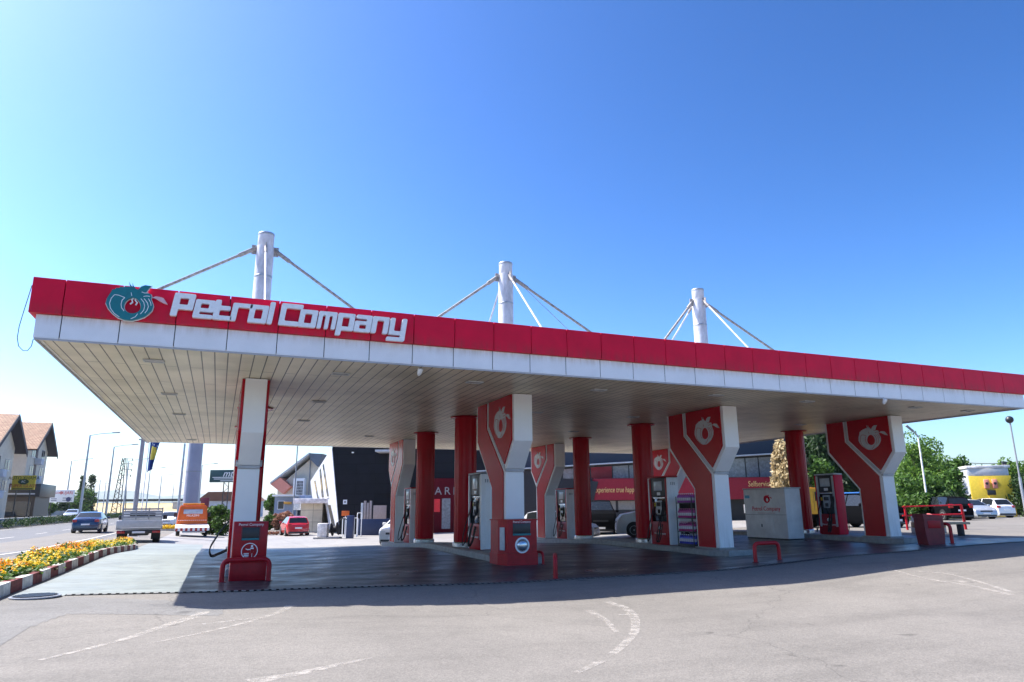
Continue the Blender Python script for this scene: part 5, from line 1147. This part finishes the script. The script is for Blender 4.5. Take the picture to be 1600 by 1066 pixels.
p = on_ground(320, 80); t = thing('sign_panel', 'dark maroon advertising panel behind the orange recovery truck', 'sign', (p.x, p.y, p.z), -YAW); zz = at(320, 778, 80).z-p.z; boxo('panel', MAROON, t, -.45, .45, -.1, .1, zz-1.8, zz, .02); boxo('post', DARK, t, -.08, .08, -.06, .06, 0, zz-1.803)
p = on_ground(332, 150); t = thing('small_house', 'small far house with an orange roof beside the green billboard', 'house', (p.x, p.y, p.z), -YAW); zz = at(332, 783, 150).z-p.z; boxo('wall', STUCCOG, t, -3, 8, 0, 8, 0, zz); mesh('roof', prism(B(), [(-3.4, zz+.003), (8.4, zz+.003), (6, zz+1.9), (-1, zz+1.9)], 'y', -.4, 8.4), ROOFTILE, t)
# barrier, hedge and median
bm = B()
for k in range(28):
    y = 50+k*6; x = -29.6; prism(bm, [(-.35, -.1), (.35, -.1), (.14, .35), (.11, 1.35), (-.11, 1.35), (-.14, .35)], 'y', y+.03, y+5.97)
    for v in bm.verts[-12:]: v.co.x += x; v.co.z += g(x, y)
tag(mesh('concrete_barrier', bm, CONCW), 'long grey concrete barrier at the foot of the houses', 'barrier')
bm = box(B(), -18.1, -17.8, 40, 200, -.1, .75, .03); tag(mesh('median_wall', bm, mat('median_concrete', (.42, .41, .38), .85, var=.25, scale=.6)), 'low pale concrete wall along the middle of the highway', 'wall')
rng = np.random.default_rng(77); bl = [(-17.0+rng.normal()*.25, y, .25+rng.random()*.25, .45, .7, .4) for y in np.arange(34, 190, .8)]
o = leafmesh('median_hedge', leaves(rng, bl, 16000, .16, .35), LEAFD); tag(o, 'low dark hedge planted along the middle of the highway', 'hedge')
# street lamps
lamp0 = None
def lamp(label, px, pyt, X, arm, grp='lamps along the middle of the highway'):
    d = ray(px, pyt); top = EYE + d*((X-EYE.x)/d.x); gz = g(X, top.y); h = top.z-gz
    t = thing('street_lamp', label, 'street lamp', (X, top.y, gz), 0, grp); k = h/10
    mesh('pole', tube(B(), [(0, 0, -.2), (0, 0, h*.5), (0, 0, h)], .17*k, 10, .085*k), STEEL, t, True)
    a = mesh('arm', tube(B(), [(0, 0, h-.05), (arm*.5, 0, h+.22*k), (arm, 0, h+.33*k)], .05*k, 8), STEEL, t, True)
    mesh('lamp_head', box(B(), -.1*k, .75*k, -.14*k, .14*k, -.06*k, .07*k, .03*k, Matrix.Translation((arm, 0, h+.34*k)) @ Matrix.Rotation(-.1, 4, 'Y')), GREY, t, True)
    mesh('base_plate', box(B(), -.3, .3, -.3, .3, -.1, .06), KERBC, t)
ordn = ['nearest', 'second nearest', 'third', 'fourth', 'fifth', 'sixth']
for i, (px, py) in enumerate([(141, 680), (178.5, 698), (201.5, 720), (235, 733), (253, 743), (272, 756)]): lamp(f'tall grey single arm street lamp, {ordn[i]} in the highway row', px, py, -16.9, 2.7)
lamp('grey single arm street lamp behind the white billboard, on the far side of the highway', 112, 720, -30.8, 3.2)
lamp('grey single arm street lamp right of the thick grey sign column', 316, 727, -3.5, 2.2, 'lamps beyond the yard'); lamp('far thin street lamp between the poplars and the lattice pylon', 149, 757, -31, 3, 'far lamps'); lamp('far thin street lamp next to the lattice pylon', 157, 750, -31, 3, 'far lamps'); lamp('far thin street lamp just left of the second highway lamp', 166, 752, -31, 3, 'far lamps'); lamp('far small street lamp between two highway lamps behind the flag', 222, 762, -29, 2.6, 'far lamps')
# lattice pylon
D = 190; p = on_ground(186, D); t = thing('lattice_pylon', 'dark narrow lattice pylon with short cross arms beyond the highway', 'pylon', (p.x, p.y, p.z), -YAW); hp = at(194, 716, D).z-p.z; bm = B()
for sx in (-1, 1):
    for sy_ in (-1, 1): tube(bm, [(sx*1.3, sy_*1.3, 0), (sx*.4, sy_*.4, hp)], .12, 5)
for k in range(12):
    z0_, z1_ = hp*k/12, hp*(k+1)/12; w0, w1 = 1.3-.9*k/12, 1.3-.9*(k+1)/12; s = 1 if k % 2 else -1
    tube(bm, [(-s*w0, -w0, z0_), (s*w1, -w1, z1_)], .07, 4); tube(bm, [(-w0, s*w0, z0_), (-w1, -s*w1, z1_)], .07, 4)
mesh('lattice', bm, DARK, t); bm = B()
for z in (.99, .9, .80, .70): tube(bm, [(0, 0, hp*z), (2.2, 0, hp*z)], .09, 5); tube(bm, [(2.2, 0, hp*z), (2.2, 0, hp*z-.6)], .12, 5)
mesh('cross_arms', bm, DARK, t)
# flag poles, sign column
p = ground_hit(206, 838); t = thing('flag_pole', 'thick grey pole at the end of the flower bed', 'pole', (p.x, p.y, p.z)); mesh('pole', tube(B(), [(0, 0, -.2), (0, 0, 10)], .15, 14, .12), mat('grey_pole_paint', (.3, .3, .33), .5), t, True); mesh('base_plate', lathe(B(), [(.32, -.05), (.32, .06), (.24, .08)], 16), GREY, t)
bm = B(); tube(bm, [(-.24, 0, 6.2), (.24, 0, 6.2)], .05, 8); tube(bm, [(-.0, 0, 6.15), (-.0, 0, 6.25)], .16, 12); mesh('bracket', bm, GREY, t)
D = 45; p = on_ground(222, D); t = thing('flag_pole', 'thin white pole carrying the blue flag beside the flower bed', 'pole', (p.x, p.y, p.z)); ht = at(240, 672, D).z-p.z; mesh('pole', tube(B(), [(0, 0, -.1), (0, 0, ht)], .035, 8, .03), LETTER, t, True); mesh('finial', lathe(B(), [(.0, ht), (.06, ht+.05), (.0, ht+.1)], 10), CHROME, t, True)
fl = thing('flag', 'limp blue flag with a yellow shape hanging on the thin white pole', 'flag', (p.x+.04, p.y, p.z+ht-.15), -YAW)
bm = B(); N = 26; G = []
for i in range(N+1):                                   # hangs in folds, narrower towards the bottom
    v_ = i/N; row = []
    for j in range(13):
        u = j/12; x = .02 + u*(.62-.25*v_) - .0*v_; yv = .10*math.sin(u*9+v_*2)*(.3+u); z = -v_*2.6 - u*(.45*(1-v_)+.05) + (u*.35 if v_ > .8 else u*.35*v_)
        row.append(bm.verts.new((x-.25*v_*0, yv, z)))
    G.append(row)
ym = []
for i in range(N):
    for j in range(12):
        f_ = bm.faces.new((G[i][j], G[i+1][j], G[i+1][j+1], G[i][j+1])); f_.material_index = 1 if (.28 < i/N < .66 and 2.5 < j < 10.5 - 3*abs(i/N-.45)/.2) else (2 if (.2 < i/N < .24 and j in (3, 6, 9)) else 0)
me_o = mesh('flag_cloth', bm, [BLUEF, YELF, LETTER], fl, True); me_o.modifiers.new('cloth thickness', 'SOLIDIFY').thickness = .008
p = on_ground(297, 66); t = thing('sign_column', 'thick grey steel sign column rising behind the orange recovery truck', 'sign column', (p.x, p.y, p.z)); bm = lathe(B(), [(.66, -.2), (.64, 12.5)], 28); mesh('column', bm, mat('grey_column_paint', (.27, .28, .36), .5, var=.12, scale=.6), t, True); bm = B()
for k in range(4): lathe(bm, [(.672, 2.3+k*2.9), (.672, 2.4+k*2.9)], 28)
mesh('joint_ring', bm, GREY, t); boxo('sign_box', RED, t, -3, 3, -.5, .5, 12.52, 15.5, .05)
p = on_ground(279, 58); t = thing('thin_mast', 'thin grey mast with a forked top left of the thick sign column', 'pole', (p.x, p.y, p.z)); ht = at(287, 694, 58).z-p.z; mesh('pole', tube(B(), [(0, 0, -.1), (0, 0, ht)], .11, 8, .08), STEEL, t, True); mesh('fork', tube(B(), [(-.35, 0, ht+.7), (0, 0, ht), (.35, 0, ht+.7), (-.35, 0, ht+.7)], .04, 6), GREY, t)
# poplars and roadside trees
for i, (px, pt, pw, D, mt, lb, shp) in enumerate([(125, 745, 9, 185, LEAFD, 'thin dark poplar beside the white billboard, left one of the pair', 'column'), (139, 745, 13, 180, LEAFD, 'bushier dark poplar right behind the nearest street lamp', 'column'), (130, 766, 30, 170, LEAFG, 'round green tree at the foot of the two poplars', 'round'), (95, 786, 26, 150, LEAFD, 'dark shrub under the white billboard', 'round'), (76, 787, 18, 135, LEAFG, 'green shrub beside the dark shop porch', 'round'), (115, 785, 20, 160, LEAFG, 'green shrub right of the white billboard', 'round')]):
    plant_at('poplar_tree' if shp == 'column' else 'roadside_tree', lb, px, pt, pw, D, mt, 100+i, n=2600 if shp == 'column' else 1800, leaf=.4, nb=70 if shp == 'column' else 26, shape=shp, trunk=.08)
for i, (px, pt, pw, D) in enumerate([(332, 796, 30, 56), (350, 793, 34, 55)]): plant_at('clipped_bush', ['dark green bush right of the orange recovery truck', 'dark green bush with light top just left of the head on pillar'][i], px, pt, pw, D, LEAFG, 120+i, cat='bush', n=2600, leaf=.2, nb=24, trunk=.05)
for i, (px, pt, pw, lb) in enumerate([(424, 806, 24, 'brown green bush right beside the head on pillar'), (438, 803, 24, 'reddish bush left of the red hatchback'), (452, 804, 22, 'reddish brown bush behind the roof of the red hatchback')]): plant_at('bush', lb, px, pt, pw, 70, LEAFR if i else LEAFG, 130+i, cat='bush', n=1800, leaf=.2, nb=18, trunk=.05)
plant_at('roadside_tree', 'light green tree behind the blue grey kiosk', 424, 778, 22, 105, LEAFG, 140, n=1200, leaf=.5, nb=16, trunk=.2)
p = on_ground(432, 57); o = leafmesh('border_flowers', leaves(np.random.default_rng(9), [(p.x+q*.35-1.2, p.y+q*.1, p.z+.18, .3, .3, .15) for q in range(8)], 1500, .1, .2), LEAFR); tag(o, 'reddish border flowers beside the red hatchback', 'flowers', None, 'stuff')
p = on_ground(270, 60); o = leafmesh('border_flowers', leaves(np.random.default_rng(10), [(p.x+q*.3-.6, p.y, p.z+.25, .35, .35, .22) for q in range(5)], 1200, .12, .2), FLYE); tag(o, 'yellow flower clump beside the orange recovery truck', 'flowers', None, 'stuff')
struct(mesh('kerb', box(B(), -1.4, 1.6, -.5, .6, -.05, .14, .02, Matrix.Translation(p)), KERBC), 'short kerbed island under the yellow flower clump', 'kerb')

# ------------------------------------------------------------------ right: trees, hut, barrier
def cypress(label, px, pt, pw, D, mt, seed, n, leaf):
    p = on_ground(px, D); k = D/FPX*1.05; top = at(px, pt, D); h = top.z-p.z; rng = np.random.default_rng(seed); w_ = pw*k
    t = thing('conifer_tree', label, 'tree', (p.x, p.y, p.z)); bl = []
    for i in range(210):
        u = rng.random()**.8; a = rng.random()*2*math.pi; r = w_/2*(.35+.65*math.sqrt(max(0, 1-(u*.98)**2.2)))*(.8+.3*rng.random())
        q_ = (.5+.7*rng.random())*w_/3*.36; bl.append((r*math.cos(a)*.92, r*math.sin(a)*.92, h*(.05+.9*u), q_, q_, q_*1.5))
    mesh('trunk', tube(B(), [(0, 0, -.2), (0, 0, h*.9)], .2, 8, .04), BARK, t, True); leafmesh('crown', leaves(rng, bl, n, leaf, .1, .5, .2), mt, t)
cypress('cream dried conifer between the word Selfservice and a red column', 1241, 686, 54, 47, LEAFC, 31, 13000, .3)
cypress('dark green conifer right of the red column beside the storage box', 1296, 668, 84, 52, LEAFD, 32, 15000, .34)
plant_at('broadleaf_tree', 'mid green tree in front of the dark conifer with pale leaves', 1285, 712, 40, 46, LEAFG, 33, n=2500, leaf=.2, trunk=.1)
TR = [(1446, 690, 70, 74, LEAFL, 'tallest light green tree behind the double bend lamp'), (1482, 722, 50, 72, LEAFG, 'green tree standing between the double bend lamp and the yellow hut'), (1585, 722, 44, 64, LEAFL, 'light green tree between the yellow hut and the ball lamp'), (1318, 745, 40, 60, LEAFG, 'green tree low behind the red ended pump'), (1455, 725, 60, 70, LEAFG, 'tall dark green tree behind the light green trees at the right'), (1500, 745, 44, 66, LEAFD, 'dark tree just behind the left wall of the yellow hut'), (1432, 722, 44, 66, LEAFL, 'light green tree right of the top of the scratched forked pillar'), (1545, 735, 60, 75, LEAFG, 'wide green tree behind the roof of the yellow hut'), (1572, 742, 40, 68, LEAFG, 'green tree behind the right corner of the yellow hut'), (1350, 752, 40, 62, LEAFL, 'light green bush seen between the red ended pump and the forked pillar'), (1330, 770, 36, 66, LEAFG, 'dark bush behind the grey framed pump'), (1440, 700, 56, 62, LEAFL, 'tall light green tree beside the double bend lamp'), (1478, 716, 46, 64, LEAFL, 'light green tree left of the yellow hut, crown touching its roof line'), (1428, 745, 50, 56, LEAFG, 'mid green bush right of the scratched forked pillar'), (1462, 748, 46, 56, LEAFG, 'dense green bush above the black off road vehicle at the red rails'), (1494, 738, 40, 58, LEAFG, 'dense green bush against the left wall of the yellow hut'), (1440, 775, 46, 52, LEAFG, 'low green bush at the red barrier rails'), (1480, 778, 46, 54, LEAFD, 'low dark bush behind the parked cars left of the hut'), (1512, 718, 34, 70, LEAFG, 'green tree directly behind the yellow hut'), (1600, 728, 40, 66, LEAFG, 'dark green tree at the right edge of the photo behind the ball lamp'), (1594, 755, 34, 66, LEAFD, 'dark bush right of the yellow hut'), (1612, 745, 50, 58, LEAFD, 'dark bush cut by the right edge of the photo'), (1400, 760, 40, 66, LEAFG, 'green bush hidden behind the scratched forked pillar')]
for i, (px, pt, pw, D, mt, lb) in enumerate(TR): plant_at('broadleaf_tree' if pt < 735 else 'bush', lb, px, pt, pw, D, mt, 200+i, cat='tree' if pt < 735 else 'bush', n=3000, leaf=.26, nb=30, trunk=.15 if pt < 735 else .04)
# yellow hut
D = 60; p = on_ground(1521, D); t = thing('yellow_hut', 'yellow hut with grey upper band, flat roof and two pink boxes', 'hut', (p.x, p.y, p.z), -YAW-.33)
Rx = Vector((math.cos(-YAW-.52), math.sin(-YAW-.52), 0)); hR = at(1512, 728, D).z-p.z; wd = 3.05
z1 = at(1517, 744, D).z-p.z
boxo('wall', YELLOW, t, 0, wd, 0, 2.8, 0, z1, .01); boxo('upper_band', LGREY, t, .0, wd-.1, .03, 2.8, z1+.003, hR-.223, .01); boxo('roof', WHITED, t, -.1, wd+.05, -.06, 2.9, hR-.22, hR, .02); boxo('side_cladding', LGREY, t, -.05, -.003, .1, 2.75, .3, hR-.35); boxo('vent', DARK, t, wd-.4, wd-.1, .1, .4, hR+.003, hR+.3, .02)
for x in (1.0, 1.6):
    b_ = boxo('pink_box', SALMON, t, x, x+.36, -.22, -.003, z1-1.05, z1-.3, .03); mesh('dial', lathe(B(), [(.11, 0), (.11, .03)], 14, frame((x+.18, -.222, z1-.65), (1, 0, 0), (0, -1, 0))), DARK, b_)
boxo('meter', DARK, t, 1.15, 1.75, -.2, -.003, z1-1.6, z1-1.2, .03)
bm = B(); tube(bm, [(1.3, -.05, z1-1.3), (2.6, -.05, z1-2.7)], .04, 6); tube(bm, [(2.5, -.05, z1-1.3), (2.6, -.05, z1-2.7)], .04, 6); tube(bm, [(1.25, -.06, z1-1.2), (1.25, -.06, .5)], .04, 6); mesh('pipes', bm, YELLOW, t, True)
# lamps on the right
p = on_ground(1450, 52); t = thing('yard_lamp', 'white double bend yard lamp standing in front of the light green tree', 'street lamp', (p.x, p.y, p.z), -YAW); hL = at(1442, 683, 52).z-p.z
mesh('pole', tube(B(), [(0, 0, -.1), (0, 0, hL)], .075, 10, .05), LETTER, t, True); mesh('arm', tube(B(), [(0, 0, hL), (-.12, 0, hL+.25), (-.45, 0, hL+.55)], .055, 8), STEEL, t, True); mesh('lamp_head', box(B(), -.34, .34, -.13, .13, -.05, .06, .04, Matrix.Translation((-.55, 0, hL+.66)) @ Matrix.Rotation(.75, 4, 'Y')), GREY, t, True)
p = on_ground(1601, 50); t = thing('ball_lamp', 'thin dark pole with a ball shaped lamp near the right edge', 'street lamp', (p.x, p.y, p.z)); hL = at(1584, 658, 50).z-p.z
mesh('pole', tube(B(), [(0, 0, -.1), (0, 0, hL*.42)], .09, 10), STEEL, t, True); mesh('upper_pole', tube(B(), [(0, 0, hL*.42), (0, 0, hL)], .055, 8), GREY, t, True); mesh('ball', lathe(B(), [(.26*math.cos(a), hL+.1+.26*math.sin(a)) for a in [-1.5+3*i/12 for i in range(13)]], 18), DARK, t, True)
tag(mesh('power_line', tube(B(), arc(at(1490, 721, 78), at(1640, 712, 74), .5), .035, 5), DARK), 'thin overhead power line passing above the yellow hut', 'power line')
tag(mesh('power_line', tube(B(), arc(at(92, 708, 128), at(300, 768, 260), 1.5), .03, 5), GREY), 'thin overhead wire sloping from the gable of the tall pale house', 'power line')
# red barrier, bench and odds and ends
D = 33; p = on_ground(1505, D); t = thing('red_barrier', 'red tubular barrier rails with a slanting end post in front of the parked cars', 'barrier', (p.x, p.y, p.z), -YAW); q = lambda px, py: ((at(px, py, D)-p).dot(RH), 0, at(px, py, D).z-p.z)
mesh('rail', tube(B(), [q(1410, 792), q(1502, 789)], .03, 8), REDP, t, True); mesh('rail', tube(B(), [q(1410, 806), q(1504, 803.5)], .035, 8), REDP, t, True)
a = q(1501.5, 789); b = q(1508, 818); mesh('end_post', tube(B(), [a, (b[0], b[1], 0)], .06, 8), REDP, t, True); c = q(1413, 790); mesh('far_post', tube(B(), [c, (c[0], 0, 0)], .05, 8), REDP, t, True)
D = 28; p = on_ground(1470, D); t = thing('plank_bench', 'rough pale plank lying behind the small maroon bin', 'plank', (p.x, p.y, p.z), -YAW); x0 = (at(1434, 822, D)-p).dot(RH); x1 = (at(1512, 822, D)-p).dot(RH); zt = at(1470, 816, D).z-p.z
boxo('plank', mat('pale_timber', (.5, .38, .24), .8, var=.2, scale=4), t, x0, x1, -.2, .2, zt-.09, zt, .02)
for x in (x0+.3, x1-.3): boxo('leg', DARK, t, x-.05, x+.05, -.15, .15, 0, zt-.093)
p = on_ground(1452, 30); tag(mesh('pink_ball', lathe(B(), [(.2*math.cos(a), .2*math.sin(a)) for a in [-1.55+3.1*i/14 for i in range(15)]], 22), mat('pink_rubber', (.65, .15, .14), .5), smooth=True), 'round pink ball behind the small maroon bin, on a low crate stack', 'ball').location = at(1452, 810, 30)
t = thing('crate_stack', 'low stack of grey crates under the pink ball', 'crates', (p.x, p.y, p.z), -YAW); zt = at(1452, 816, 30).z-p.z
for k in range(2): boxo('crate', [GREY, mat('timber_brown', (.2, .14, .09), .8)][k], t, -.75+k*.02, .4, -.3, .3, zt*k/2+.002, zt*(k+1)/2-.004, .02)
boxo('top_crate', LGREY, t, -.72, -.3, -.25, .25, zt, zt+.25, .02)

# ------------------------------------------------------------------ the air
hz = bpy.data.materials.new('haze'); hz.use_nodes = True; hn = hz.node_tree.nodes; hn.clear()
pv = hn.new('ShaderNodeVolumePrincipled'); pv.inputs['Color'].default_value = (.86, .92, 1, 1); pv.inputs['Density'].default_value = .00009; pv.inputs['Anisotropy'].default_value = .3
ho = hn.new('ShaderNodeOutputMaterial'); hz.node_tree.links.new(pv.outputs[0], ho.inputs['Volume'])
hb = mesh('haze', box(B(), -6500, 6500, -500, 8600, -12, 230), hz); tag(hb, 'pale blue haze in the air over the road', 'haze', None, 'stuff')
